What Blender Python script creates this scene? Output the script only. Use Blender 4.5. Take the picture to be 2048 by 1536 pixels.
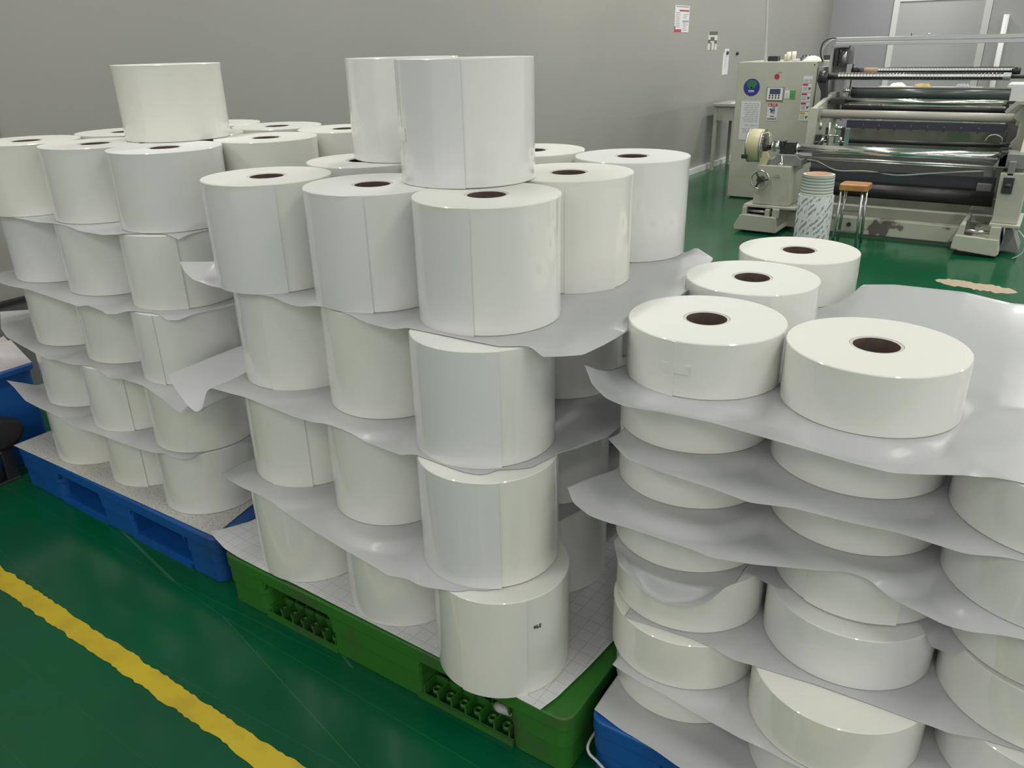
import bpy, bmesh, math, random
import numpy as np
from mathutils import Vector, Matrix
random.seed(7)
PI = math.pi
for o in list(bpy.data.objects): bpy.data.objects.remove(o)
S = bpy.context.scene
C = S.collection

# ---------------- camera ----------------
cd = bpy.data.cameras.new('camera'); cam = bpy.data.objects.new('camera', cd); C.objects.link(cam)
R_ = Vector((0.830974, 0.555911, -0.021085)); U_ = Vector((-0.204341, 0.340262, 0.917860)); F_ = Vector((-0.517423, 0.758409, -0.396344))
m = Matrix.Identity(4)
for i in range(3):
    m[i][0] = R_[i]; m[i][1] = U_[i]; m[i][2] = -F_[i]
m[0][3], m[1][3], m[2][3] = 0.0, 0.0, 1.37264
cam.matrix_world = m
cd.sensor_fit = 'HORIZONTAL'; cd.sensor_width = 36.0; cd.lens = 1566.23 * 36 / 2048
cd.clip_start = 0.02; cd.clip_end = 100
S.camera = cam

# ---------------- world, exposure ----------------
S.view_settings.view_transform = 'Standard'; S.view_settings.look = 'None'
S.view_settings.gamma = 1.0; S.view_settings.use_curve_mapping = False
S.view_settings.exposure = 0.14
w = bpy.data.worlds.new('ambient_fill'); S.world = w; w.use_nodes = True  # even ambient light added as soft side fill, no daylight source
w.node_tree.nodes['Background'].inputs[0].default_value = (0.86, 0.84, 0.81, 1)
w.node_tree.nodes['Background'].inputs[1].default_value = 0.80

# ---------------- ceiling lamps; the two nearest rows are added, unseen, as side fill ----------------
LAMP_Z = 3.05
LAMPS = [(x, y) for x in (-2.1, 0.9, 3.9) for y in (-3.9, -1.5, 0.9, 3.3, 5.7, 8.1, 10.5, 12.9)]
LAMP_POWER = 18

# ---------------- tagging ----------------
def tag(o, label=None, cat=None, group=None, kind=None):
    if label: o['label'] = label
    if cat: o['category'] = cat
    if group: o['group'] = group
    if kind: o['kind'] = kind
    return o
def empty(name, loc=(0, 0, 0), rz=0, label=None, cat=None, group=None):
    o = bpy.data.objects.new(name, None); C.objects.link(o); o.location = loc; o.rotation_euler = (0, 0, rz)
    o.empty_display_size = 0.05
    return tag(o, label, cat, group)

# ---------------- materials ----------------
MATS = {}
def mat(name, col, rough=0.5, metal=0.0, spec=0.5, coat=0.0, coat_r=0.1, noise=None, bump=None, bump_kind='noise', alpha=None):
    if name in MATS: return MATS[name]
    M = bpy.data.materials.new(name); M.use_nodes = True; nt = M.node_tree; b = nt.nodes['Principled BSDF']
    b.inputs['Base Color'].default_value = (*col, 1); b.inputs['Roughness'].default_value = rough
    b.inputs['Metallic'].default_value = metal; b.inputs['Specular IOR Level'].default_value = spec
    b.inputs['Coat Weight'].default_value = coat; b.inputs['Coat Roughness'].default_value = coat_r
    tc = nt.nodes.new('ShaderNodeTexCoord')
    if noise:
        col2, scale, lo, hi = noise
        n = nt.nodes.new('ShaderNodeTexNoise'); n.inputs['Scale'].default_value = scale; n.inputs['Detail'].default_value = 6
        nt.links.new(tc.outputs['Object'], n.inputs['Vector'])
        r = nt.nodes.new('ShaderNodeMapRange'); r.inputs[1].default_value = lo; r.inputs[2].default_value = hi
        nt.links.new(n.outputs['Fac'], r.inputs[0])
        mx = nt.nodes.new('ShaderNodeMix'); mx.data_type = 'RGBA'
        mx.inputs[6].default_value = (*col, 1); mx.inputs[7].default_value = (*col2, 1)
        nt.links.new(r.outputs[0], mx.inputs[0]); nt.links.new(mx.outputs[2], b.inputs['Base Color'])
    if bump:
        scale, strength, dist = bump
        if bump_kind == 'noise':
            n = nt.nodes.new('ShaderNodeTexNoise'); n.inputs['Detail'].default_value = 3; out = n.outputs['Fac']
        else:
            n = nt.nodes.new('ShaderNodeTexVoronoi'); out = n.outputs['Distance']
        n.inputs['Scale'].default_value = scale
        nt.links.new(tc.outputs['Object'], n.inputs['Vector'])
        bp = nt.nodes.new('ShaderNodeBump'); bp.inputs['Strength'].default_value = strength; bp.inputs['Distance'].default_value = dist
        nt.links.new(out, bp.inputs['Height']); nt.links.new(bp.outputs[0], b.inputs['Normal'])
        if coat: nt.links.new(bp.outputs[0], b.inputs['Coat Normal'])
    MATS[name] = M
    return M

def film_roll_material():
    M = mat('wound_film', (0.74, 0.745, 0.70), 0.36, spec=0.5, coat=0.35, coat_r=0.05)
    nt = M.node_tree; b = nt.nodes['Principled BSDF']
    tc = nt.nodes.new('ShaderNodeTexCoord'); sep = nt.nodes.new('ShaderNodeSeparateXYZ'); nt.links.new(tc.outputs['Object'], sep.inputs[0])
    geo = nt.nodes.new('ShaderNodeNewGeometry')
    oi = nt.nodes.new('ShaderNodeObjectInfo')
    # per-roll tint: some cooler, some creamier film
    mx = nt.nodes.new('ShaderNodeMix'); mx.data_type = 'RGBA'
    mx.inputs[6].default_value = (0.76, 0.765, 0.745, 1); mx.inputs[7].default_value = (0.80, 0.80, 0.735, 1)
    nt.links.new(oi.outputs['Random'], mx.inputs[0])
    # winding rings on the flat end faces
    ln = nt.nodes.new('ShaderNodeVectorMath'); ln.operation = 'LENGTH'
    cb = nt.nodes.new('ShaderNodeCombineXYZ'); nt.links.new(sep.outputs[0], cb.inputs[0]); nt.links.new(sep.outputs[1], cb.inputs[1])
    nt.links.new(cb.outputs[0], ln.inputs[0])
    n1 = nt.nodes.new('ShaderNodeTexNoise'); n1.noise_dimensions = '1D'; n1.inputs['Scale'].default_value = 260; n1.inputs['Detail'].default_value = 2
    nt.links.new(ln.outputs['Value'], n1.inputs['W'])
    snz = nt.nodes.new('ShaderNodeSeparateXYZ'); nt.links.new(geo.outputs['Normal'], snz.inputs[0])
    top = nt.nodes.new('ShaderNodeMath'); top.operation = 'GREATER_THAN'; top.inputs[1].default_value = 0.8; nt.links.new(snz.outputs[2], top.inputs[0])
    b1 = nt.nodes.new('ShaderNodeBump'); b1.inputs['Distance'].default_value = 0.0006
    sc = nt.nodes.new('ShaderNodeMath'); sc.operation = 'MULTIPLY'; sc.inputs[1].default_value = 0.35
    nt.links.new(top.outputs[0], sc.inputs[0]); nt.links.new(sc.outputs[0], b1.inputs['Strength']); nt.links.new(n1.outputs['Fac'], b1.inputs['Height'])
    # trapped air under the last wraps on the side
    n2 = nt.nodes.new('ShaderNodeTexNoise'); n2.inputs['Scale'].default_value = 9; n2.inputs['Detail'].default_value = 2
    ad = nt.nodes.new('ShaderNodeVectorMath'); ad.operation = 'ADD'; cr = nt.nodes.new('ShaderNodeCombineXYZ')
    nt.links.new(oi.outputs['Random'], cr.inputs[0]); mm = nt.nodes.new('ShaderNodeVectorMath'); mm.operation = 'SCALE'; mm.inputs['Scale'].default_value = 50
    nt.links.new(cr.outputs[0], mm.inputs[0]); nt.links.new(mm.outputs[0], ad.inputs[1]); nt.links.new(tc.outputs['Object'], ad.inputs[0])
    nt.links.new(ad.outputs[0], n2.inputs['Vector'])
    rr = nt.nodes.new('ShaderNodeMapRange'); rr.inputs[1].default_value = 0.47; rr.inputs[2].default_value = 0.53; nt.links.new(n2.outputs['Fac'], rr.inputs[0])
    b2 = nt.nodes.new('ShaderNodeBump'); b2.inputs['Distance'].default_value = 0.006; b2.inputs['Strength'].default_value = 0.30
    nt.links.new(n2.outputs['Fac'], b2.inputs['Height']); nt.links.new(b1.outputs[0], b2.inputs['Normal'])
    nt.links.new(b1.outputs[0], b.inputs['Normal']); nt.links.new(b2.outputs[0], b.inputs['Coat Normal'])
    # clear film: slightly different gloss in patches
    rg = nt.nodes.new('ShaderNodeMapRange'); rg.inputs[3].default_value = 0.34; rg.inputs[4].default_value = 0.46
    nt.links.new(rr.outputs[0], rg.inputs[0])
    rt = nt.nodes.new('ShaderNodeMix'); rt.data_type = 'FLOAT'; nt.links.new(top.outputs[0], rt.inputs[0]); nt.links.new(rg.outputs[0], rt.inputs[2]); rt.inputs[3].default_value = 0.6
    nt.links.new(rt.outputs[0], b.inputs['Roughness'])
    ct = nt.nodes.new('ShaderNodeMix'); ct.data_type = 'FLOAT'; nt.links.new(top.outputs[0], ct.inputs[0]); ct.inputs[2].default_value = 1.0; ct.inputs[3].default_value = 0.0
    nt.links.new(ct.outputs[0], b.inputs['Coat Weight'])
    nt.links.new(mx.outputs[2], b.inputs['Base Color'])
    b.inputs['Subsurface Weight'].default_value = 0.0
    return M

def sheet_material(name, col, rough, transl, pattern=None, coat=0.0):
    M = bpy.data.materials.new(name); M.use_nodes = True; nt = M.node_tree; b = nt.nodes['Principled BSDF']
    b.inputs['Base Color'].default_value = (*col, 1); b.inputs['Roughness'].default_value = rough
    b.inputs['Coat Weight'].default_value = coat; b.inputs['Coat Roughness'].default_value = 0.12
    out = nt.nodes['Material Output']
    tr = nt.nodes.new('ShaderNodeBsdfTranslucent'); tr.inputs[0].default_value = (*col, 1)
    ms = nt.nodes.new('ShaderNodeMixShader'); ms.inputs[0].default_value = transl
    nt.links.new(b.outputs[0], ms.inputs[1]); nt.links.new(tr.outputs[0], ms.inputs[2]); nt.links.new(ms.outputs[0], out.inputs[0])
    tc = nt.nodes.new('ShaderNodeTexCoord')
    if pattern == 'grid':      # printed ruled lines on the card sheet
        base = None
        def lines(sc, width, rot):
            mp = nt.nodes.new('ShaderNodeMapping'); mp.inputs['Scale'].default_value = (sc, sc, 1); mp.inputs['Rotation'].default_value = (0, 0, rot)
            nt.links.new(tc.outputs['Object'], mp.inputs[0])
            bt = nt.nodes.new('ShaderNodeTexBrick'); bt.offset = 0.0; bt.inputs['Mortar Size'].default_value = width
            bt.inputs['Brick Width'].default_value = 1; bt.inputs['Row Height'].default_value = 1; bt.inputs['Scale'].default_value = 1
            nt.links.new(mp.outputs[0], bt.inputs[0]); return bt.outputs['Fac']
        a = lines(110, 0.045, 0.02); c = lines(30, 0.022, 0.02)
        mxx = nt.nodes.new('ShaderNodeMath'); mxx.operation = 'MAXIMUM'
        k = nt.nodes.new('ShaderNodeMath'); k.operation = 'MULTIPLY'; k.inputs[1].default_value = 0.35
        nt.links.new(a, k.inputs[0]); nt.links.new(k.outputs[0], mxx.inputs[0]); nt.links.new(c, mxx.inputs[1])
        mc = nt.nodes.new('ShaderNodeMix'); mc.data_type = 'RGBA'; mc.inputs[6].default_value = (*col, 1); mc.inputs[7].default_value = (0.50, 0.51, 0.55, 1)
        nt.links.new(mxx.outputs[0], mc.inputs[0]); nt.links.new(mc.outputs[2], b.inputs['Base Color'])
    elif pattern == 'mesh':    # embossed anti-slip weave
        mp = nt.nodes.new('ShaderNodeMapping'); mp.inputs['Scale'].default_value = (190, 320, 1); nt.links.new(tc.outputs['Object'], mp.inputs[0])
        v = nt.nodes.new('ShaderNodeTexVoronoi'); v.inputs['Scale'].default_value = 1; nt.links.new(mp.outputs[0], v.inputs[0])
        mc = nt.nodes.new('ShaderNodeMix'); mc.data_type = 'RGBA'; mc.inputs[6].default_value = (*col, 1); mc.inputs[7].default_value = (0.50, 0.49, 0.46, 1)
        r = nt.nodes.new('ShaderNodeMapRange'); r.inputs[1].default_value = 0.35; r.inputs[2].default_value = 0.75; nt.links.new(v.outputs[0], r.inputs[0])
        nt.links.new(r.outputs[0], mc.inputs[0]); nt.links.new(mc.outputs[2], b.inputs['Base Color'])
        bp = nt.nodes.new('ShaderNodeBump'); bp.inputs['Distance'].default_value = 0.001; nt.links.new(v.outputs[0], bp.inputs['Height']); nt.links.new(bp.outputs[0], b.inputs['Normal'])
    else:
        n = nt.nodes.new('ShaderNodeTexNoise'); n.inputs['Scale'].default_value = 5; n.inputs['Detail'].default_value = 3; nt.links.new(tc.outputs['Object'], n.inputs[0])
        bp = nt.nodes.new('ShaderNodeBump'); bp.inputs['Distance'].default_value = 0.006; bp.inputs['Strength'].default_value = 0.35
        nt.links.new(n.outputs[0], bp.inputs['Height']); nt.links.new(bp.outputs[0], b.inputs['Normal']); nt.links.new(bp.outputs[0], b.inputs['Coat Normal'])
    return M

M_film = film_roll_material()
M_tail = mat('film_tail', (0.78, 0.78, 0.735), 0.28, coat=0.4, coat_r=0.12)
M_refl = mat('painted_reflection', (0.725, 0.738, 0.735), 0.32, coat=0.8, coat_r=0.06)  # cooler colour paints a reflected band onto the rolls' left part
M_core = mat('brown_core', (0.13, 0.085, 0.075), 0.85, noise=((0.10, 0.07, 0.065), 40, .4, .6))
M_corerim = mat('core_rim', (0.62, 0.60, 0.55), 0.7)
M_sheet = sheet_material('plastic_film_sheet', (0.68, 0.685, 0.705), 0.38, 0.28, coat=0.15)
M_grid = sheet_material('ruled_card', (0.74, 0.74, 0.76), 0.45, 0.05, 'grid')
M_mesh = sheet_material('embossed_sheet', (0.72, 0.71, 0.67), 0.5, 0.1, 'mesh')
M_wall = mat('wall_panel', (0.335, 0.33, 0.305), 0.38, noise=((0.32, 0.316, 0.292), 1.5, .3, .7))
M_wallb = mat('wall_panel_back', (0.36, 0.36, 0.39), 0.5)
M_ceil = mat('ceiling_panel', (0.7, 0.71, 0.69), 0.7)
M_white = mat('white_paint', (0.75, 0.75, 0.74), 0.45)
M_cream = mat('machine_cream', (0.47, 0.475, 0.40), 0.42, noise=((0.44, 0.445, 0.37), 6, .35, .65))
M_creamworn = mat('machine_cream_worn', (0.50, 0.51, 0.42), 0.5, noise=((0.16, 0.14, 0.12), 7, .56, .6))
M_beige = mat('machine_beam', (0.38, 0.385, 0.33), 0.45, noise=((0.22, 0.22, 0.19), 5, .5, .7))
M_grey = mat('machine_grey', (0.25, 0.255, 0.25), 0.4, metal=0.2)
M_dark = mat('dark_steel', (0.055, 0.057, 0.058), 0.45, metal=0.4)
M_black = mat('black_rubber', (0.018, 0.018, 0.02), 0.5)
M_blackp = mat('black_paint', (0.03, 0.03, 0.035), 0.35)
M_chrome = mat('chrome', (0.82, 0.83, 0.82), 0.2, metal=1.0)
M_steel = mat('brushed_steel', (0.55, 0.55, 0.54), 0.3, metal=1.0)
M_alu = mat('aluminium', (0.62, 0.63, 0.65), 0.35, metal=0.8)
M_cardb = mat('cardboard', (0.55, 0.37, 0.25), 0.8)
M_wood = mat('stool_wood', (0.48, 0.24, 0.09), 0.5, noise=((0.36, 0.17, 0.06), 12, .4, .7))
M_yell = mat('brake_cream', (0.52, 0.50, 0.30), 0.45)
M_green = mat('pallet_green', (0.030, 0.165, 0.020), 0.42, noise=((0.055, 0.09, 0.035), 5, .5, .68), bump=(60, .15, .001))
M_blue = mat('pallet_blue', (0.006, 0.095, 0.36), 0.4, noise=((0.012, 0.065, 0.22), 5, .45, .7))
M_greenin = mat('pallet_inside', (0.05, 0.055, 0.04), 0.8)  # dull dark tone of the boards inside the green pallet
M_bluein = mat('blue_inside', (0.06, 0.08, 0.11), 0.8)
M_paper = mat('paper', (0.66, 0.66, 0.68), 0.6)
M_ink = mat('ink', (0.05, 0.05, 0.06), 0.6)
M_inkg = mat('ink_grey', (0.32, 0.31, 0.34), 0.6)
M_red = mat('sign_red', (0.42, 0.04, 0.06), 0.5)
M_orange = mat('sign_orange', (0.55, 0.33, 0.06), 0.5)
M_logob = mat('sticker_blue', (0.03, 0.035, 0.26), 0.35)
M_logog = mat('sticker_green', (0.04, 0.17, 0.09), 0.35)
M_tagg = mat('tag_green', (0.10, 0.36, 0.10), 0.45)
M_screen = mat('lcd_screen', (0.07, 0.08, 0.13), 0.2)
M_tape = mat('tape_white', (0.75, 0.72, 0.62), 0.5)
M_tube = mat('clear_tube', (0.5, 0.52, 0.5), 0.25)
M_patch = mat('bare_floor', (0.42, 0.34, 0.24), 0.7)

def floor_material():
    M = mat('green_epoxy', (0.0, 0.11, 0.045), 0.17, spec=0.32)
    nt = M.node_tree; b = nt.nodes['Principled BSDF']
    tc = nt.nodes.new('ShaderNodeTexCoord')
    n = nt.nodes.new('ShaderNodeTexNoise'); n.inputs['Scale'].default_value = 2.2; n.inputs['Detail'].default_value = 8; nt.links.new(tc.outputs['Object'], n.inputs[0])
    r = nt.nodes.new('ShaderNodeMapRange'); r.inputs[1].default_value = .38; r.inputs[2].default_value = .72; nt.links.new(n.outputs[0], r.inputs[0])
    mx = nt.nodes.new('ShaderNodeMix'); mx.data_type = 'RGBA'; mx.inputs[6].default_value = (0.001, 0.095, 0.036, 1); mx.inputs[7].default_value = (0.007, 0.076, 0.032, 1)
    nt.links.new(r.outputs[0], mx.inputs[0])
    # thin scratches
    mp = nt.nodes.new('ShaderNodeMapping'); mp.inputs['Rotation'].default_value = (0, 0, .9); mp.inputs['Scale'].default_value = (.5, 9, 1); nt.links.new(tc.outputs['Object'], mp.inputs[0])
    v = nt.nodes.new('ShaderNodeTexVoronoi'); v.feature = 'DISTANCE_TO_EDGE'; v.inputs['Scale'].default_value = .7; nt.links.new(mp.outputs[0], v.inputs[0])
    lt = nt.nodes.new('ShaderNodeMath'); lt.operation = 'LESS_THAN'; lt.inputs[1].default_value = .0015; nt.links.new(v.outputs[0], lt.inputs[0])
    k = nt.nodes.new('ShaderNodeMath'); k.operation = 'MULTIPLY'; k.inputs[1].default_value = .25; nt.links.new(lt.outputs[0], k.inputs[0])
    m2 = nt.nodes.new('ShaderNodeMix'); m2.data_type = 'RGBA'; m2.inputs[7].default_value = (.12, .22, .14, 1); nt.links.new(mx.outputs[2], m2.inputs[6]); nt.links.new(k.outputs[0], m2.inputs[0])
    nt.links.new(m2.outputs[2], b.inputs['Base Color'])
    n2 = nt.nodes.new('ShaderNodeTexNoise'); n2.inputs['Scale'].default_value = 3; nt.links.new(tc.outputs['Object'], n2.inputs[0])
    bp = nt.nodes.new('ShaderNodeBump'); bp.inputs['Distance'].default_value = .004; bp.inputs['Strength'].default_value = .25; nt.links.new(n2.outputs[0], bp.inputs['Height']); nt.links.new(bp.outputs[0], b.inputs['Normal'])
    return M
M_floor = floor_material()

# ---------------- mesh builder ----------------
class MB:
    def __init__(s): s.v = []; s.f = []; s.sm = []
    def add(s, vs, fs, smooth=False):
        n = len(s.v); s.v += [tuple(v) for v in vs]; s.f += [tuple(n + i for i in f) for f in fs]; s.sm += [smooth] * len(fs); return s
    def box(s, x0, x1, y0, y1, z0, z1, rz=0, c=None):
        vs = [(x, y, z) for x in (x0, x1) for y in (y0, y1) for z in (z0, z1)]
        if rz:
            cx, cy = c or ((x0 + x1) / 2, (y0 + y1) / 2)
            vs = [(cx + (x - cx) * math.cos(rz) - (y - cy) * math.sin(rz), cy + (x - cx) * math.sin(rz) + (y - cy) * math.cos(rz), z) for x, y, z in vs]
        return s.add(vs, [(0, 1, 3, 2), (4, 6, 7, 5), (0, 4, 5, 1), (2, 3, 7, 6), (0, 2, 6, 4), (1, 5, 7, 3)])
    def lathe(s, prof, n=48, base=(0, 0, 0), axis='z', closed=False, smooth=True):
        vs = []; fs = []
        for r, h in prof:
            for i in range(n):
                a = 2 * PI * i / n; p = (r * math.cos(a), r * math.sin(a), h)
                if axis == 'x': p = (p[2], p[0], p[1])
                if axis == 'y': p = (p[1], p[2], p[0])
                vs.append((base[0] + p[0], base[1] + p[1], base[2] + p[2]))
        m = len(prof)
        for j in range(m if closed else m - 1):
            k = (j + 1) % m
            for i in range(n):
                i2 = (i + 1) % n
                fs.append((j * n + i, j * n + i2, k * n + i2, k * n + i))
        s.add(vs, fs, smooth)
        if not closed:
            b = len(s.v) - len(vs)
            if prof[0][0] > 1e-5: s.f.append(tuple(b + i for i in range(n))[::-1]); s.sm.append(False)
            if prof[-1][0] > 1e-5: s.f.append(tuple(b + (m - 1) * n + i for i in range(n))); s.sm.append(False)
        return s
    def cyl(s, r, a, b, n=24):
        a = Vector(a); b = Vector(b); d = (b - a); L = d.length; d.normalize()
        u = d.orthogonal().normalized(); v = d.cross(u); vs = []
        for P in (a, b):
            for i in range(n):
                t = 2 * PI * i / n; vs.append(P + r * (math.cos(t) * u + math.sin(t) * v))
        s.add(vs, [(i, (i + 1) % n, n + (i + 1) % n, n + i) for i in range(n)], True)
        k = len(s.v) - 2 * n
        s.f.append(tuple(k + i for i in range(n))[::-1]); s.sm.append(False)
        s.f.append(tuple(k + n + i for i in range(n))); s.sm.append(False)
        return s
    def tube(s, pts, r, n=8):
        pts = [Vector(p) for p in pts]
        # Catmull-Rom
        q = []
        for i in range(len(pts) - 1):
            p0 = pts[max(i - 1, 0)]; p1 = pts[i]; p2 = pts[i + 1]; p3 = pts[min(i + 2, len(pts) - 1)]
            for k in range(6):
                t = k / 6; q.append(.5 * ((2 * p1) + (-p0 + p2) * t + (2 * p0 - 5 * p1 + 4 * p2 - p3) * t * t + (-p0 + 3 * p1 - 3 * p2 + p3) * t ** 3))
        q.append(pts[-1]); vs = []; u = None
        for i, P in enumerate(q):
            d = (q[min(i + 1, len(q) - 1)] - q[max(i - 1, 0)]).normalized()
            u = d.orthogonal().normalized() if u is None else (u - d * u.dot(d)).normalized()
            v = d.cross(u)
            for k in range(n):
                a = 2 * PI * k / n; vs.append(P + r * (math.cos(a) * u + math.sin(a) * v))
        fs = [(i * n + k, i * n + (k + 1) % n, (i + 1) * n + (k + 1) % n, (i + 1) * n + k) for i in range(len(q) - 1) for k in range(n)]
        return s.add(vs, fs, True)
    def prism(s, poly, lo, hi, axis='y'):
        # poly in the plane perpendicular to axis: (x,z) for y, (y,z) for x, (x,y) for z
        def P(a, b, c):
            return {'y': (a, c, b), 'x': (c, a, b), 'z': (a, b, c)}[axis]
        n = len(poly); vs = [P(a, b, lo) for a, b in poly] + [P(a, b, hi) for a, b in poly]
        return s.add(vs, [tuple(range(n))[::-1], tuple(range(n, 2 * n))] + [(i, (i + 1) % n, n + (i + 1) % n, n + i) for i in range(n)])
    def build(s, name, m, parent=None, bevel=0, loc=None):
        me = bpy.data.meshes.new(name)
        vs = s.v
        if loc: vs = [(x - loc[0], y - loc[1], z - loc[2]) for x, y, z in vs]
        me.from_pydata(vs, [], s.f)
        me.polygons.foreach_set('use_smooth', s.sm)
        bm = bmesh.new(); bm.from_mesh(me); bmesh.ops.recalc_face_normals(bm, faces=bm.faces); bm.to_mesh(me); bm.free()
        me.materials.append(m); me.update()
        o = bpy.data.objects.new(name, me); C.objects.link(o)
        if loc: o.location = loc
        if parent: o.parent = parent
        if bevel:
            b = o.modifiers.new('bevel', 'BEVEL'); b.width = bevel; b.segments = 3; b.limit_method = 'ANGLE'; b.angle_limit = math.radians(50)
        return o
def one(name, mb, m, label, cat, group=None, bevel=0, loc=None):
    return tag(mb.build(name, m, None, bevel, loc), label, cat, group)

# ---------------- the room ----------------
def struct(name, mb, m): return tag(mb.build(name, m), kind='structure')
struct('floor', MB().box(-3.5, 7, -5, 14.4, -.1, 0), M_floor)
struct('ceiling', MB().box(-3.5, 7, -5, 14.4, 3.2, 3.3), M_ceil)
struct('wall_left', MB().box(-3.5, -3.4, -5, 14.2, 0, 3.2), M_wall)
struct('wall_back', MB().box(-3.5, 7, 14.2, 14.3, 0, 3.2), M_wallb)
struct('baseboard_left', MB().box(-3.4, -3.36, 2.6, 14.2, 0, .055), M_white)
# door in the back wall
d = tag(MB().box(-2.42, -1.28, 14.17, 14.2, 0, 1.86).build('door_1', mat('door_panel', (0.46, 0.46, 0.47), 0.45)), kind='structure')
for n_, b_ in (('door_frame', (-2.50, -2.42, 14.15, 14.2, 0, 1.94)), ('door_frame', (-1.28, -1.19, 14.15, 14.2, 0, 1.94)), ('door_frame', (-2.42, -1.28, 14.15, 14.2, 1.86, 1.94))):
    MB().box(*b_).build(n_, M_white, d)
struct('trim_1', MB().box(-3.403, -3.395, 1.516, 1.524, 0, 3.2), mat('seam', (.26, .26, .24), .6))
# pilaster and pipe to the right of the door
struct('wall_pier', MB().box(-1.12, 2.5, 13.4, 14.2, 0, 3.2), mat('pier_panel', (0.36, 0.36, 0.35), 0.5))
p_ = MB().cyl(.035, (-.93, 13.33, 0), (-.93, 13.33, 1.62), 16)
p_.build('trim_2', M_white)['kind'] = 'structure'

for i, (x, y) in enumerate(LAMPS):
    t = empty('ceiling_light', (x, y, LAMP_Z), 0, 'fluorescent batten lamp in the %s line of lamps, %s from the near end' % (('left', 'middle', 'right')[i // 8], ('added fill, first', 'added fill, second', 'third', 'fourth', 'fifth', 'sixth', 'seventh', 'last')[i % 8]), 'ceiling light', 'fluorescent ceiling lights')
    MB().box(-.07, .07, -.62, .62, .02, .07).build('lamp_housing', M_white, t)
    ld = bpy.data.lights.new('lamp_tube', 'AREA'); ld.shape = 'RECTANGLE'; ld.size = .12; ld.size_y = 1.2; ld.energy = LAMP_POWER * (1.0 if y < 2 else 1.15 if y < 5 else 1.9); ld.color = (1.0, 0.97, 0.93)
    lo = bpy.data.objects.new('lamp_tube', ld); C.objects.link(lo); lo.parent = t; lo.location = (0, 0, .01)

# ---------------- painted line, bare patches on the floor ----------------
def ragged(x0, x1, y0, y1, step, amp, z=.0012):
    n = int((x1 - x0) / step); top = []; bot = []; a = b = 0
    for i in range(n + 1):
        x = x0 + (x1 - x0) * i / n
        a = .6 * a + random.uniform(-amp, amp) * .6; b = .6 * b + random.uniform(-amp, amp) * .6
        top.append((x, y1 + a, z)); bot.append((x, y0 + b, z))
    mb = MB(); mb.add(bot + top, [(i, i + 1, n + 2 + i, n + 1 + i) for i in range(n)])
    return mb
one('painted_line', ragged(-3.38, 1.5, .673, .726, .012, .005), mat('line_yellow', (0.60, 0.45, 0.02), 0.45, noise=((0.50, 0.36, 0.02), 14, .45, .7)),
    'yellow line painted across the green floor in front of the pallets', 'floor line')
for (x0, x1, y, wd, lab) in ((-.46, -.02, 5.27, .15, 'long patch of bare beige floor showing through green paint near the machine'), (.03, .4, 5.2, .12, 'short bare beige patch at the right edge of the green floor')):
    n = 26; top = []; bot = []
    for i in range(n + 1):
        t = i / n; x = x0 + (x1 - x0) * t; e = min(1, 6 * t, 6 * (1 - t)) ** .6; yc = y + .06 * (0.5 - t)
        top.append((x, yc + wd * e * (.5 + random.uniform(-.12, .12)), .0012)); bot.append((x, yc - wd * e * (.5 + random.uniform(-.12, .12)), .0012))
    mb = MB(); mb.add(bot + top, [(i, i + 1, n + 2 + i, n + 1 + i) for i in range(n)])
    one('floor_patch', mb, M_patch, lab, 'floor patch')

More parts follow.
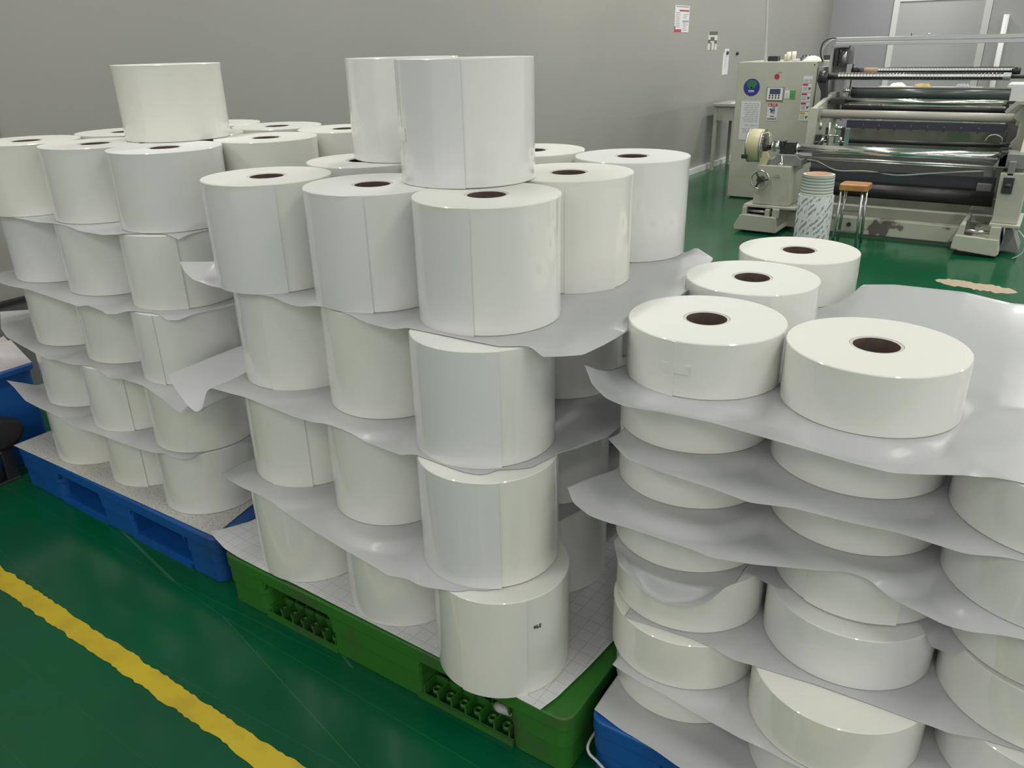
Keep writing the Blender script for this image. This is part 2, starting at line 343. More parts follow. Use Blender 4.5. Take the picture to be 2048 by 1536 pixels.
# ---------------- pallets ----------------
def rounded(x0, x1, y0, y1, r, n=6):
    p = []
    for cx, cy, a0 in ((x1 - r, y0 + r, -PI / 2), (x1 - r, y1 - r, 0), (x0 + r, y1 - r, PI / 2), (x0 + r, y0 + r, PI)):
        for i in range(n + 1):
            a = a0 + PI / 2 * i / n; p.append((cx + r * math.cos(a), cy + r * math.sin(a)))
    return p
def pallet(name, x0, x1, y0, y1, openings, M, Min, label, grid=True, H=.15):
    t = empty(name, (0, 0, 0), 0, label, 'pallet')
    def L(mb, nm, m, bevel=0): return mb.build(nm, m, t, bevel)
    L(MB().prism(rounded(x0, x1, y0, y1, .03), .112, H, 'z'), 'deck', M, .005)
    xs = [x0 + .006] + [v for o in openings for v in o] + [x1 - .006]
    # feet: three blocks front to back (lower half set in a little), with arched shoulders to the fork slots
    for i in range(0, len(xs), 2):
        a, b = xs[i], xs[i + 1]
        for ya, yb, ins in ((y0 + .006, y0 + .16, 0), ((y0 + y1) / 2 - .08, (y0 + y1) / 2 + .08, 0), (y1 - .16, y1 - .006, 0)):
            mb = MB(); mb.prism(rounded(a, b, ya, yb, .028 if i in (0, len(xs) - 2) else .012), 0, .116, 'z')
            mb.prism(rounded(a - .003, b + .003, ya - .004, yb + .004, .03 if i in (0, len(xs) - 2) else .012), .066, .1165, 'z')
            L(mb, 'foot_block', M, .003)
    for a, b in openings:   # slot: lower board with its rib grid
        mb = MB(); mb.box(a - .01, b + .01, y0 + .004, y0 + .012, 0, .014)
        if grid:
            n = 6; g0 = a + .004; g1 = b - .004
            for k in range(n + 1):
                x = g0 + (g1 - g0) * k / n; mb.box(x - .002, x + .002, y0 + .012, y0 + .155, .002, .034)
            for y in (y0 + .055, y0 + .105, y0 + .155): mb.box(g0, g1, y - .002, y + .002, .002, .034)
            for k in range(n):
                x = g0 + (g1 - g0) * (k + .5) / n; mb.lathe([(.011, 0), (.011, .016), (.006, .016), (.006, 0)], 12, (x, y0 + .035, .002), closed=True)
        else:
            mb.box(a - .01, b + .01, y0 + .012, y0 + .17, .004, .02)
        L(mb, 'bottom_grid' if grid else 'bottom_board', M)
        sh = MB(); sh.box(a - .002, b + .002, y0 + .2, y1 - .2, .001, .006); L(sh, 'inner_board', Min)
        # arched corner webs of the slot
        for s_, xx in ((1, a), (-1, b)):
            q = [(xx - s_ * .004, .118)] + [(xx + s_ * .024 * (1 - math.sin(k * PI / 12)), .116 - .024 * (1 - math.cos(k * PI / 12))) for k in range(7)] + [(xx - s_ * .004, .085)]
            L(MB().prism(q, y0 + .004, y0 + .06, 'y'), 'corner_web', M)
    return t
pallet('plastic_pallet', -1.632, -.566, 1.0, 2.05, [(-1.475, -1.235), (-.957, -.715)], M_green, M_greenin, 'green plastic pallet, scuffed, in the middle under a stack of tall film rolls')
pallet('plastic_pallet', -2.772, -1.692, 1.02, 2.0, [(-2.52, -2.275), (-2.11, -1.845)], M_blue, M_bluein, 'blue plastic pallet at the left under five layers of white film rolls', grid=False)
pallet('plastic_pallet', -.542, .56, 1.035, 2.05, [(-.38, -.14), (.15, .39)], M_blue, M_bluein, 'blue plastic pallet at the bottom right under flat white film rolls', grid=False)
one('strap', MB().tube([(-.5435, 1.10, .078), (-.544, 1.045, .072), (-.535, 1.0285, .064), (-.515, 1.028, .052), (-.486, 1.028, .03), (-.47, 1.0285, .004)], .003), M_tube,
    'thin grey cord hanging over the front corner of the bottom right blue pallet', 'cord')
one('plastic_bag', MB().tube([(-.78, 1.06, .026), (-.765, 1.05, .036), (-.745, 1.06, .03), (-.735, 1.08, .024)], .011, 10), M_tube,
    'crumpled clear plastic scraps in the right fork slot of the green pallet', 'plastic scrap')

# ---------------- film rolls ----------------
def roll_profile(r, h, flare=0.0):
    return [(.0432, .0), (r - .0015, .0), (r, .0015), (r, h * .9), (r + flare, h - .0022), (r + flare - .0015, h - .0006), (r - .012, h - .0004), (.06, h - .0012), (.0432, h - .0012)]
def roll_body(r, h, name, parent=None, flare=0.0, n=96):
    return MB().lathe(roll_profile(r, h, flare), n, closed=True).build(name, M_film, parent)
def auto(o, deg=35):
    me = o.data
    bm = bmesh.new(); bm.from_mesh(me)
    for e in bm.edges:
        if len(e.link_faces) == 2 and e.calc_face_angle(0) > math.radians(deg): e.smooth = False
    bm.to_mesh(me); bm.free(); return o
HT = {'G': .2385, 'L': .1985, 'S': .105}
Z0 = {'G': [.1566, .396, .6365, .8765], 'L': [.1526, .349, .5495, .75, .9505], 'S': [.1526, .2585, .3655, .4725, .5795, .6865, .7935]}
STACK = {'G': 'green pallet', 'L': 'left blue pallet', 'S': 'right blue pallet'}
ORD = ['bottom layer', 'second layer up', 'third layer up', 'fourth layer up', 'fifth layer up', 'sixth layer up', 'seventh layer up']
ADJ = {'G': 'tall white', 'L': 'white', 'S': 'flat white'}
ROLLS = [
 ('G', 0, -1.4140, 1.1430, 0.142, 'front left'),
 ('G', 1, -1.4460, 1.1930, 0.142, 'front left'),
 ('G', 2, -1.4660, 1.2250, 0.142, 'front left'),
 ('G', 3, -1.4808, 1.2008, 0.142, 'front left'),
 ('G', 0, -1.1010, 1.1500, 0.142, 'front middle'),
 ('G', 1, -1.1470, 1.1810, 0.142, 'front middle'),
 ('G', 2, -1.1690, 1.2230, 0.142, 'front middle'),
 ('G', 3, -1.1771, 1.2237, 0.142, 'front middle'),
 ('G', 0, -0.7870, 1.0980, 0.142, 'front right corner'),
 ('G', 1, -0.8280, 1.1230, 0.142, 'front right corner'),
 ('G', 2, -0.8600, 1.1620, 0.142, 'front right corner'),
 ('G', 3, -0.8882, 1.2304, 0.142, 'front right corner'),
 ('G', 0, -0.8700, 1.4300, 0.142, 'right side middle'),
 ('G', 1, -0.8800, 1.4500, 0.142, 'right side middle'),
 ('G', 2, -0.8860, 1.5170, 0.142, 'right side middle'),
 ('G', 3, -0.8892, 1.5447, 0.142, 'right side middle'),
 ('G', 0, -0.8800, 1.7800, 0.142, 'right side back'),
 ('G', 1, -0.8800, 1.8000, 0.142, 'right side back'),
 ('G', 2, -0.8850, 1.8300, 0.142, 'right side back'),
 ('G', 3, -0.8820, 1.8510, 0.142, 'right side back'),
 ('G', 3, -1.4648, 1.4994, 0.142, 'left side middle'),
 ('G', 3, -1.1780, 1.5354, 0.142, 'centre'),
 ('G', 3, -1.1800, 1.8500, 0.142, 'back middle'),
 ('G', 3, -1.4700, 1.7900, 0.142, 'back left corner'),
 ('L', 0, -1.9169, 1.1989, 0.142, 'front right'),
 ('L', 1, -1.9183, 1.2092, 0.142, 'front right'),
 ('L', 2, -1.9240, 1.2220, 0.142, 'front right'),
 ('L', 3, -1.9450, 1.2480, 0.142, 'front right'),
 ('L', 4, -1.9501, 1.2646, 0.142, 'front right'),
 ('L', 0, -2.2059, 1.2042, 0.142, 'front middle'),
 ('L', 1, -2.2067, 1.1898, 0.142, 'front middle'),
 ('L', 2, -2.2170, 1.2250, 0.142, 'front middle'),
 ('L', 3, -2.2336, 1.2301, 0.142, 'front middle'),
 ('L', 4, -2.2381, 1.2407, 0.142, 'front middle'),
 ('L', 0, -2.4942, 1.1849, 0.142, 'front left'),
 ('L', 1, -2.5040, 1.2060, 0.142, 'front left'),
 ('L', 2, -2.5060, 1.2220, 0.142, 'front left'),
 ('L', 3, -2.5224, 1.2199, 0.142, 'front left'),
 ('L', 4, -2.5236, 1.1957, 0.142, 'front left'),
 ('L', 4, -1.8870, 1.5466, 0.142, 'right side middle'),
 ('L', 4, -2.1497, 1.8131, 0.142, 'back middle'),
 ('L', 4, -1.8614, 1.8345, 0.142, 'back right corner'),
 ('L', 4, -2.4897, 1.4831, 0.142, 'left side middle'),
 ('L', 4, -2.4400, 1.8000, 0.142, 'back left corner'),
 ('L', 4, -2.1904, 1.5269, 0.142, 'centre'),
 ('S', 0, -0.4300, 1.2560, 0.145, 'front left'),
 ('S', 1, -0.4300, 1.2320, 0.145, 'front left'),
 ('S', 2, -0.4400, 1.2630, 0.145, 'front left'),
 ('S', 3, -0.4620, 1.2950, 0.145, 'front left'),
 ('S', 4, -0.4810, 1.3390, 0.145, 'front left'),
 ('S', 5, -0.4880, 1.3520, 0.145, 'front left'),
 ('S', 6, -0.4807, 1.3559, 0.145, 'front left'),
 ('S', 0, -0.1250, 1.2000, 0.145, 'front middle'),
 ('S', 1, -0.1310, 1.1900, 0.145, 'front middle'),
 ('S', 2, -0.1443, 1.2840, 0.145, 'front middle'),
 ('S', 3, -0.1472, 1.3281, 0.145, 'front middle'),
 ('S', 4, -0.1770, 1.3570, 0.145, 'front middle'),
 ('S', 5, -0.1880, 1.3570, 0.145, 'front middle'),
 ('S', 6, -0.1859, 1.3661, 0.145, 'front middle'),
 ('S', 0, 0.1750, 1.2700, 0.145, 'front right'),
 ('S', 1, 0.1700, 1.2700, 0.145, 'front right'),
 ('S', 2, 0.1503, 1.3010, 0.145, 'front right'),
 ('S', 3, 0.1472, 1.3099, 0.145, 'front right'),
 ('S', 4, 0.1200, 1.3000, 0.145, 'front right'),
 ('S', 5, 0.1110, 1.3200, 0.145, 'front right'),
 ('S', 0, 0.4800, 1.2800, 0.145, 'right end'),
 ('S', 1, 0.4750, 1.2800, 0.145, 'right end'),
 ('S', 2, 0.4550, 1.2900, 0.145, 'right end'),
 ('S', 3, 0.4450, 1.3000, 0.145, 'right end'),
 ('S', 4, 0.4300, 1.3000, 0.145, 'right end'),
 ('S', 5, 0.4200, 1.3100, 0.145, 'right end'),
 ('S', 6, -0.4980, 1.6720, 0.142, 'second row'),
 ('S', 6, -0.4780, 1.9660, 0.142, 'third row'),
]

_body = {}
def proto_mesh(st, r, h, fl):
    k = (r, round(h, 4), fl)
    if k not in _body:
        o = roll_body(r, h, 'wound_film', None, fl); auto(o); _body[k] = o.data; bpy.data.objects.remove(o)
    return _body[k]
_core = []
def core(parent, h):
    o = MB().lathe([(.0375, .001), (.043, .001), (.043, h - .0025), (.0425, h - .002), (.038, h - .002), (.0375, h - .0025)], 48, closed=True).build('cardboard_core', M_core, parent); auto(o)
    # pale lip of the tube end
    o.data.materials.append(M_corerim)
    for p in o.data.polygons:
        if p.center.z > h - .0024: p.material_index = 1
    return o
def tail(parent, r, h, a0, a1, off=.0007, z0=0.0, z1=None, name='film_tail', m=None):
    z1 = h - .0015 if z1 is None else z1; n = 24; vs = []
    for rr in (r + .0001, r + off + .0004):
        for zz in (z0, z1):
            for i in range(n + 1):
                a = a0 + (a1 - a0) * i / n; q = rr + (.0016 * max(0, (i - n + 3) / 3) if rr > r + .0002 else 0)
                vs.append((q * math.cos(a), q * math.sin(a), zz))
    N = n + 1; fs = []
    for i in range(n):
        fs += [(i, i + 1, N + i + 1, N + i), (2 * N + i, 3 * N + i, 3 * N + i + 1, 2 * N + i + 1), (i, 2 * N + i, 2 * N + i + 1, i + 1), (N + i, N + i + 1, 3 * N + i + 1, 3 * N + i)]
    fs += [(0, N, 3 * N, 2 * N), (n, 2 * N + n, 3 * N + n, N + n)]
    o = MB().add(vs, fs, True).build(name, m or M_tail, parent); auto(o); return o
TAILS = {('L', 3, 'front right'): (-1.9, -.60), ('L', 2, 'front right'): (-2.3, -1.216), ('L', 1, 'front middle'): (-1.8, -.75), ('L', 0, 'front middle'): (-1.9, -.84), ('L', 4, 'front right'): (-2.35, -1.95),
         ('G', 0, 'front right corner'): (-1.6, -.624), ('G', 2, 'front left'): (-1.3, -.3), ('G', 1, 'front left'): (-1.5, -.75), ('S', 6, 'front left'): (-2.4, -1.567), ('S', 3, 'front middle'): (-2.0, -.95), ('G', 3, 'right side middle'): (-1.1, -.25)}
REFL_BANDS = {('G', 3, 'front right corner'): (-3.3, -1.17), ('G', 3, 'front left'): (-3.3, -.6), ('G', 3, 'front middle'): (-3.3, -.95), ('G', 2, 'front right corner'): (-3.3, -.74), ('G', 1, 'front right corner'): (-2.9, -.82), ('S', 6, 'second row'): (-2.6, -1.0)}  # angles covered by the painted reflection on each roll
TOPLAB = {('S', 'front left'): 'flat white film roll with loose outer wraps, front left on the right-hand stack',
          ('S', 'front middle'): 'flat white film roll standing nearest the camera on top of the right-hand stack',
          ('S', 'second row'): 'flat white film roll on the right-hand stack, directly behind the front left one',
          ('S', 'third row'): 'rearmost flat white film roll on the right-hand stack'}
def where(st, k, pos):
    last = {'G': 3, 'L': 4, 'S': 6}[st]
    if st == 'S' and k == last: return TOPLAB[(st, pos)]
    lay = 'top full layer' if k == last else ORD[k]
    return f'{ADJ[st]} film roll on the {STACK[st]}, {lay}, {pos}'
for st, k, x, y, r, pos in ROLLS:
    h = HT[st] if k == len(Z0[st]) - 1 else Z0[st][k + 1] - Z0[st][k] - .0024; last = {'G': 3, 'L': 4, 'S': 6}[st]
    g = {'G': 'tall film rolls on the green pallet', 'L': 'film rolls on the left blue pallet', 'S': 'flat film rolls on the right blue pallet'}[st]
    fl = .002 if k == last and st != 'S' else 0.0
    rz = 0
    t = empty('film_roll', (x, y, Z0[st][k]), rz, where(st, k, pos), 'film roll', g)
    b = bpy.data.objects.new('wound_film', proto_mesh(st, r, h, fl)); C.objects.link(b); b.parent = t
    if k == last: core(t, h)
    if (st, k, pos) in TAILS:
        a0, a1 = TAILS[(st, k, pos)]; tail(t, r, h, a0, a1)
    if (st, k, pos) in REFL_BANDS:
        a0, a1 = REFL_BANDS[(st, k, pos)]; tail(t, r + .0006, h, a0, a1, .0002, 0.0, None, 'painted_reflection', M_refl)
    if (st, k, pos) == ('S', 6, 'front left'):
        tail(t, r + .0007, h, -1.75, -1.38, .0006, .045, .062, 'tape_strip', M_tail)
    if (st, k, pos) == ('G', 0, 'front right corner'):   # handwritten 290, upside down
        R0 = r + .0012; a_c = -.455; k_ = .0031
        strokes = ([(-2.6, .9), (-2.3, 1.5), (-1.8, 1.6), (-1.5, 1.0), (-1.8, .2), (-2.6, -.9), (-2.0, -.8), (-1.4, -1.0)],
                   [(.6, .9), (.1, 1.4), (-.4, 1.1), (-.4, .5), (.1, .3), (.6, .8), (.5, -.2), (.1, -1.2)],
                   [(1.9, 1.0), (1.5, .3), (1.5, -.5), (1.9, -1.0), (2.4, -.5), (2.4, .4), (1.9, 1.0)])
        mb = MB()
        for st_ in strokes:
            mb.tube([(R0 * math.cos(a_c - u * k_ / R0), R0 * math.sin(a_c - u * k_ / R0), .166 - w_ * k_) for u, w_ in st_], .00085, 6)
        mb.build('handwritten_number', M_ink, t)
# three rolls standing on the stacks
for (x, y, z, r, h, lab) in ((-1.034, 1.372, 1.1155, .141, .238, 'tall white film roll atop the green pallet stack, front one of the top two'),
                             (-1.40, 1.60, 1.1155, .141, .238, 'tall white film roll atop the green pallet stack, half hidden behind the nearer one'),
                             (-2.128, 1.433, 1.1495, .143, .198, 'white film roll standing alone on top of the left-hand stack')):
    t = empty('film_roll', (x, y, z), 0, lab, 'film roll', 'film rolls standing on top of the stacks')
    b = bpy.data.objects.new('wound_film', proto_mesh('x', r, h, 0.0 if z < 1.13 else .0025)); C.objects.link(b); b.parent = t
    core(t, h)
    if x == -1.034: tail(t, r, h, -3.0, -2.1); tail(t, r + .0012, h, -3.2, -.985, .0002, 0.0, None, 'painted_reflection', M_refl); tail(t, r + .0018, h, -2.35, -1.98, .0005, .085, .11, 'tape_strip', M_tail)

# ---------------- plastic sheets between the layers ----------------
SHEETS = {
 'G3': (0.875, [(-1.726, 1.101, 0.03), (-1.667, 1.071, 0.02), (-1.613, 1.054, 0.012), (-1.581, 1.062, 0.005), (-1.547, 1.068, 0), (-1.506, 1.069, -0.006), (-1.426, 1.072, -0.003), (-1.373, 1.084, -0.004), (-1.313, 1.085, -0.012), (-1.198, 1.086, -0.008), (-1.055, 1.066, -0.006), (-0.945, 1.076, -0.012), (-0.845, 1.078, -0.014), (-0.763, 1.081, -0.008), (-0.719, 1.109, -0.004), (-0.683, 1.103, -0.012)],
   [(-0.656, 1.122, -0.012), (-0.628, 1.147, -0.012), (-0.612, 1.2, -0.006), (-0.601, 1.259, 0), (-0.605, 1.6, 0), (-0.64, 1.82, 0.012), (-0.701, 1.869, 0.02), (-0.737, 1.886, 0.02)],
   [(-1.66, 2.0, 0)],
   [(-1.654, 1.141, 0.03), (-1.65, 1.6, 0)]),
 'G2': (0.635, [(-1.737, 1.016, 0), (-1.684, 0.996, -0.02), (-1.621, 0.982, -0.045), (-1.588, 0.98, -0.055), (-1.579, 0.993, -0.05), (-1.584, 1.006, -0.03), (-1.579, 1.009, -0.01), (-1.571, 1.018, 0), (-1.464, 1.029, -0.004), (-1.332, 1.024, -0.006), (-1.297, 1.023, -0.008), (-1.194, 1.029, -0.01), (-1.117, 1.026, -0.012), (-1.012, 1.02, -0.012), (-0.92, 1.019, -0.014), (-0.809, 1.014, -0.016), (-0.775, 1.022, -0.014), (-0.762, 1.038, -0.008), (-0.761, 1.053, -0.006), (-0.737, 1.07, -0.006), (-0.708, 1.094, -0.004), (-0.698, 1.164, -0.01)],
   [(-0.675, 1.237, -0.01), (-0.647, 1.299, -0.006), (-0.643, 1.336, 0), (-0.63, 1.6, 0), (-0.63, 2.0, 0)],
   [(-1.66, 2.0, 0)],
   [(-1.74, 1.121, 0), (-1.746, 1.238, 0.0), (-1.66, 1.6, 0)]),
 'G1': (0.3945, [(-1.58, 1.007, 0.004), (-1.498, 1.0, 0), (-1.397, 0.997, -0.004), (-1.368, 0.993, -0.006), (-1.271, 0.979, -0.008), (-1.182, 0.965, -0.008), (-1.103, 0.956, -0.01), (-1.012, 0.95, -0.014), (-0.968, 0.946, -0.018), (-0.92, 0.955, -0.014), (-0.853, 0.952, -0.018), (-0.814, 0.956, -0.022), (-0.789, 0.971, -0.014), (-0.782, 0.982, -0.008), (-0.751, 0.996, -0.004), (-0.739, 1.015, -0.002)],
   [(-0.77, 1.08, 0), (-0.78, 1.2, 0), (-0.72, 1.4, 0), (-0.66, 1.6, 0), (-0.64, 2.0, 0)],
   [(-1.66, 2.0, 0)],
   [(-1.59, 1.082, 0), (-1.581, 1.106, 0), (-1.62, 1.6, 0)]),
 'G0': (0.155, [(-1.728, 1.038, 0.006), (-1.695, 1.026, 0.004), (-1.633, 1.011, 0), (-1.571, 1.005, 0), (-1.466, 1.003, 0), (-1.357, 1.007, 0), (-1.16, 1.004, 0), (-0.912, 1.001, 0), (-0.666, 0.996, 0), (-0.629, 0.995, 0)],
   [(-0.617, 1.043, 0), (-0.604, 1.151, 0), (-0.596, 1.253, 0), (-0.59, 1.6, 0), (-0.59, 2.0, 0)],
   [(-1.61, 2.0, 0)],
   [(-1.701, 1.076, 0.004), (-1.68, 1.134, 0), (-1.62, 1.6, 0)]),
 'L4': (0.949, [(-2.68, 1.08, 0), (-2.55, 1.07, 0), (-2.419, 1.073, 0), (-2.274, 1.085, -0.005), (-2.142, 1.085, -0.008), (-1.967, 1.095, -0.01), (-1.923, 1.119, -0.01), (-1.88, 1.155, -0.01), (-1.836, 1.152, -0.02), (-1.802, 1.16, -0.014)],
   [(-1.795, 1.237, -0.004), (-1.76, 1.4, 0), (-1.74, 1.95, 0)],
   [(-2.7, 1.95, 0)],
   [(-2.69, 1.5, 0)]),
 'L3': (0.7485, [(-2.7, 1.06, 0), (-2.6, 1.04, 0), (-2.51, 1.033, 0), (-2.421, 1.048, -0.003), (-2.303, 1.049, -0.008), (-2.162, 1.049, -0.014), (-2.141, 1.063, -0.01), (-2.056, 1.057, -0.012), (-2.022, 1.047, -0.012), (-1.964, 1.074, -0.01), (-1.882, 1.098, -0.01), (-1.822, 1.095, -0.018), (-1.795, 1.113, -0.012)],
   [(-1.756, 1.244, 0), (-1.75, 1.4, 0), (-1.74, 1.95, 0)],
   [(-2.7, 1.95, 0)],
   [(-2.69, 1.5, 0)]),
 'L2': (0.548, [(-2.86, 1.13, 0.035), (-2.7, 1.055, 0.025), (-2.638, 1.04, 0.012), (-2.55, 1.04, 0), (-2.471, 1.035, -0.006), (-2.39, 1.034, -0.012), (-2.342, 1.04, -0.006), (-2.261, 1.037, -0.006), (-2.19, 1.058, -0.008), (-2.083, 1.046, -0.01), (-2.033, 1.057, -0.006), (-1.929, 1.053, -0.004), (-1.825, 1.039, -0.01), (-1.751, 1.023, -0.016), (-1.705, 1.019, -0.02)],
   [(-1.668, 1.048, -0.01), (-1.72, 1.2, 0), (-1.74, 1.95, 0)],
   [(-2.75, 1.95, 0)],
   [(-2.75, 1.4, 0)]),
 'L1': (0.3475, [(-2.772, 1.054, 0.03), (-2.725, 1.051, 0.018), (-2.609, 1.028, 0.003), (-2.489, 1.026, -0.002), (-2.408, 1.03, -0.008), (-2.311, 1.015, -0.006), (-2.165, 1.027, -0.006), (-2.04, 1.033, -0.006), (-1.931, 1.041, -0.006), (-1.903, 1.053, -0.01), (-1.873, 1.053, -0.014), (-1.839, 1.061, -0.016), (-1.815, 1.078, -0.012)],
   [(-1.807, 1.129, -0.004), (-1.764, 1.225, 0), (-1.75, 1.5, 0), (-1.74, 1.95, 0)],
   [(-2.73, 1.95, 0)],
   [(-2.702, 1.114, 0.005), (-2.7, 1.5, 0)]),
 'L0': (0.151, [(-2.766, 1.014, 0), (-1.711, 1.035, 0)],
   [(-1.752, 1.199, 0), (-1.73, 1.95, 0)],
   [(-2.74, 1.95, 0)],
   [(-2.768, 1.138, 0)]),
 'S6': (0.792, [(-0.65, 1.191, 0.035), (-0.61, 1.149, 0.018), (-0.574, 1.133, 0.005), (-0.539, 1.137, -0.004), (-0.471, 1.16, -0.01), (-0.391, 1.17, -0.012), (-0.304, 1.154, -0.008), (-0.235, 1.159, -0.014), (-0.164, 1.158, -0.018), (-0.106, 1.161, -0.02), (-0.069, 1.159, -0.01), (-0.013, 1.171, 0), (0.017, 1.189, -0.006), (0.061, 1.187, -0.018), (0.3, 1.13, -0.01), (0.58, 1.13, 0)],
   [(0.58, 1.6, 0), (0.58, 2.0, 0)],
   [(0.2, 2.02, 0.01), (0.05, 2.05, 0.02), (-0.017, 2.002, 0.03), (-0.107, 1.972, 0.05), (-0.245, 1.923, 0.06), (-0.316, 1.902, 0.055), (-0.5, 2.02, 0.03), (-0.62, 2.05, 0.01)],
   [(-0.64, 1.222, 0.015), (-0.631, 1.261, 0), (-0.617, 1.305, 0), (-0.61, 1.6, 0)]),
 'S5': (0.685, [(-0.588, 1.177, 0.008), (-0.534, 1.145, -0.004), (-0.456, 1.142, -0.01), (-0.37, 1.14, -0.012), (-0.303, 1.129, -0.012), (-0.236, 1.14, -0.006), (-0.149, 1.151, -0.01), (-0.084, 1.164, -0.012), (-0.051, 1.162, -0.012), (0.026, 1.159, -0.014), (0.083, 1.16, -0.012), (0.3, 1.13, 0), (0.58, 1.13, 0)],
   [(0.58, 2.0, 0)],
   [(-0.6, 2.0, 0)],
   [(-0.587, 1.211, 0.003), (-0.6, 1.5, 0)]),
 'S4': (0.578, [(-0.644, 1.123, 0.02), (-0.616, 1.095, 0.01), (-0.575, 1.085, 0.0), (-0.537, 1.092, -0.006), (-0.506, 1.098, -0.008), (-0.389, 1.102, -0.012), (-0.346, 1.1, -0.014), (-0.28, 1.114, -0.01), (-0.211, 1.138, -0.006), (-0.148, 1.165, -0.008), (-0.112, 1.168, -0.014), (-0.071, 1.158, -0.022), (0.004, 1.138, -0.024), (0.107, 1.14, -0.02), (0.3, 1.1, 0), (0.58, 1.12, 0)],
   [(0.58, 2.0, 0)],
   [(-0.6, 2.0, 0)],
   [(-0.635, 1.197, 0.008), (-0.612, 1.272, 0), (-0.6, 1.6, 0)]),
 'S3': (0.471, [(-0.569, 1.177, 0.0), (-0.52, 1.1, 0.01), (-0.5, 1.098, 0), (-0.485, 1.1, -0.012), (-0.463, 1.099, -0.03), (-0.426, 1.098, -0.036), (-0.375, 1.098, -0.022), (-0.345, 1.1, 0.0), (-0.335, 1.156, 0), (-0.324, 1.176, 0), (-0.326, 1.221, -0.008), (-0.293, 1.213, 0), (-0.274, 1.205, 0), (-0.245, 1.204, 0), (-0.2, 1.26, 0), (-0.1, 1.27, 0), (-0.033, 1.245, 0), (-0.005, 1.195, -0.008), (0.06, 1.212, -0.02), (0.123, 1.22, -0.01), (0.3, 1.15, 0), (0.58, 1.15, 0)],
   [(0.58, 2.0, 0)],
   [(-0.58, 2.0, 0)],
   [(-0.58, 1.5, 0)]),
 'S2': (0.364, [(-0.507, 1.105, 0), (-0.38, 1.118, -0.008), (-0.261, 1.11, -0.006), (-0.154, 1.124, -0.008), (-0.062, 1.128, -0.008), (0.006, 1.129, -0.004), (0.039, 1.137, -0.006), (0.148, 1.154, -0.01), (0.3, 1.14, 0), (0.58, 1.14, 0)],
   [(0.58, 2.0, 0)],
   [(-0.57, 2.0, 0)],
   [(-0.507, 1.125, 0.003), (-0.57, 1.5, 0)]),
 'S1': (0.257, [(-0.516, 1.081, 0.004), (-0.447, 1.071, -0.004), (-0.352, 1.068, -0.012), (-0.262, 1.059, -0.014), (-0.176, 1.042, -0.012), (0, 1.03, -0.01), (0.3, 1.03, 0), (0.58, 1.05, 0)],
   [(0.58, 2.0, 0)],
   [(-0.56, 2.0, 0)],
   [(-0.518, 1.125, 0.004), (-0.56, 1.5, 0)]),
 'S0': (0.151, [(-0.539, 1.054, 0.004), (-0.476, 1.041, 0), (-0.4, 1.032, 0), (-0.344, 1.02, 0), (0, 1.015, 0), (0.55, 1.01, 0)],
   [(0.55, 2.0, 0)],
   [(-0.53, 2.0, 0)],
   [(-0.543, 1.158, 0.002), (-0.545, 1.4, 0)]),
}

def resample(pts, n, w_=1.0, sig=.006):
    # even steps along the outline, corners softened by a short gaussian, end points kept
    P = np.array(pts, float)
    s = np.r_[0, np.cumsum(np.linalg.norm(np.diff(P[:, :2], axis=0), axis=1) + 1e-9)]
    N = max(int(s[-1] / .002), 40); d = s[-1] / (N - 1); t = np.linspace(0, s[-1], N)
    Q = np.stack([np.interp(t, s, P[:, i]) for i in range(3)], 1)
    k = int(3 * sig / d) + 1; g = np.exp(-.5 * (np.arange(-k, k + 1) * d / sig) ** 2); g /= g.sum()
    ext = np.concatenate([2 * Q[0] - Q[k:0:-1], Q, 2 * Q[-1] - Q[-2:-k - 2:-1]])
    Q = np.stack([np.convolve(ext[:, i], g, 'valid') for i in range(3)], 1)
    Q[0], Q[-1] = P[0], P[-1]
    u = s[-1] * np.linspace(0, 1, n) ** w_
    return np.stack([np.interp(u, t, Q[:, i]) for i in range(3)], 1)
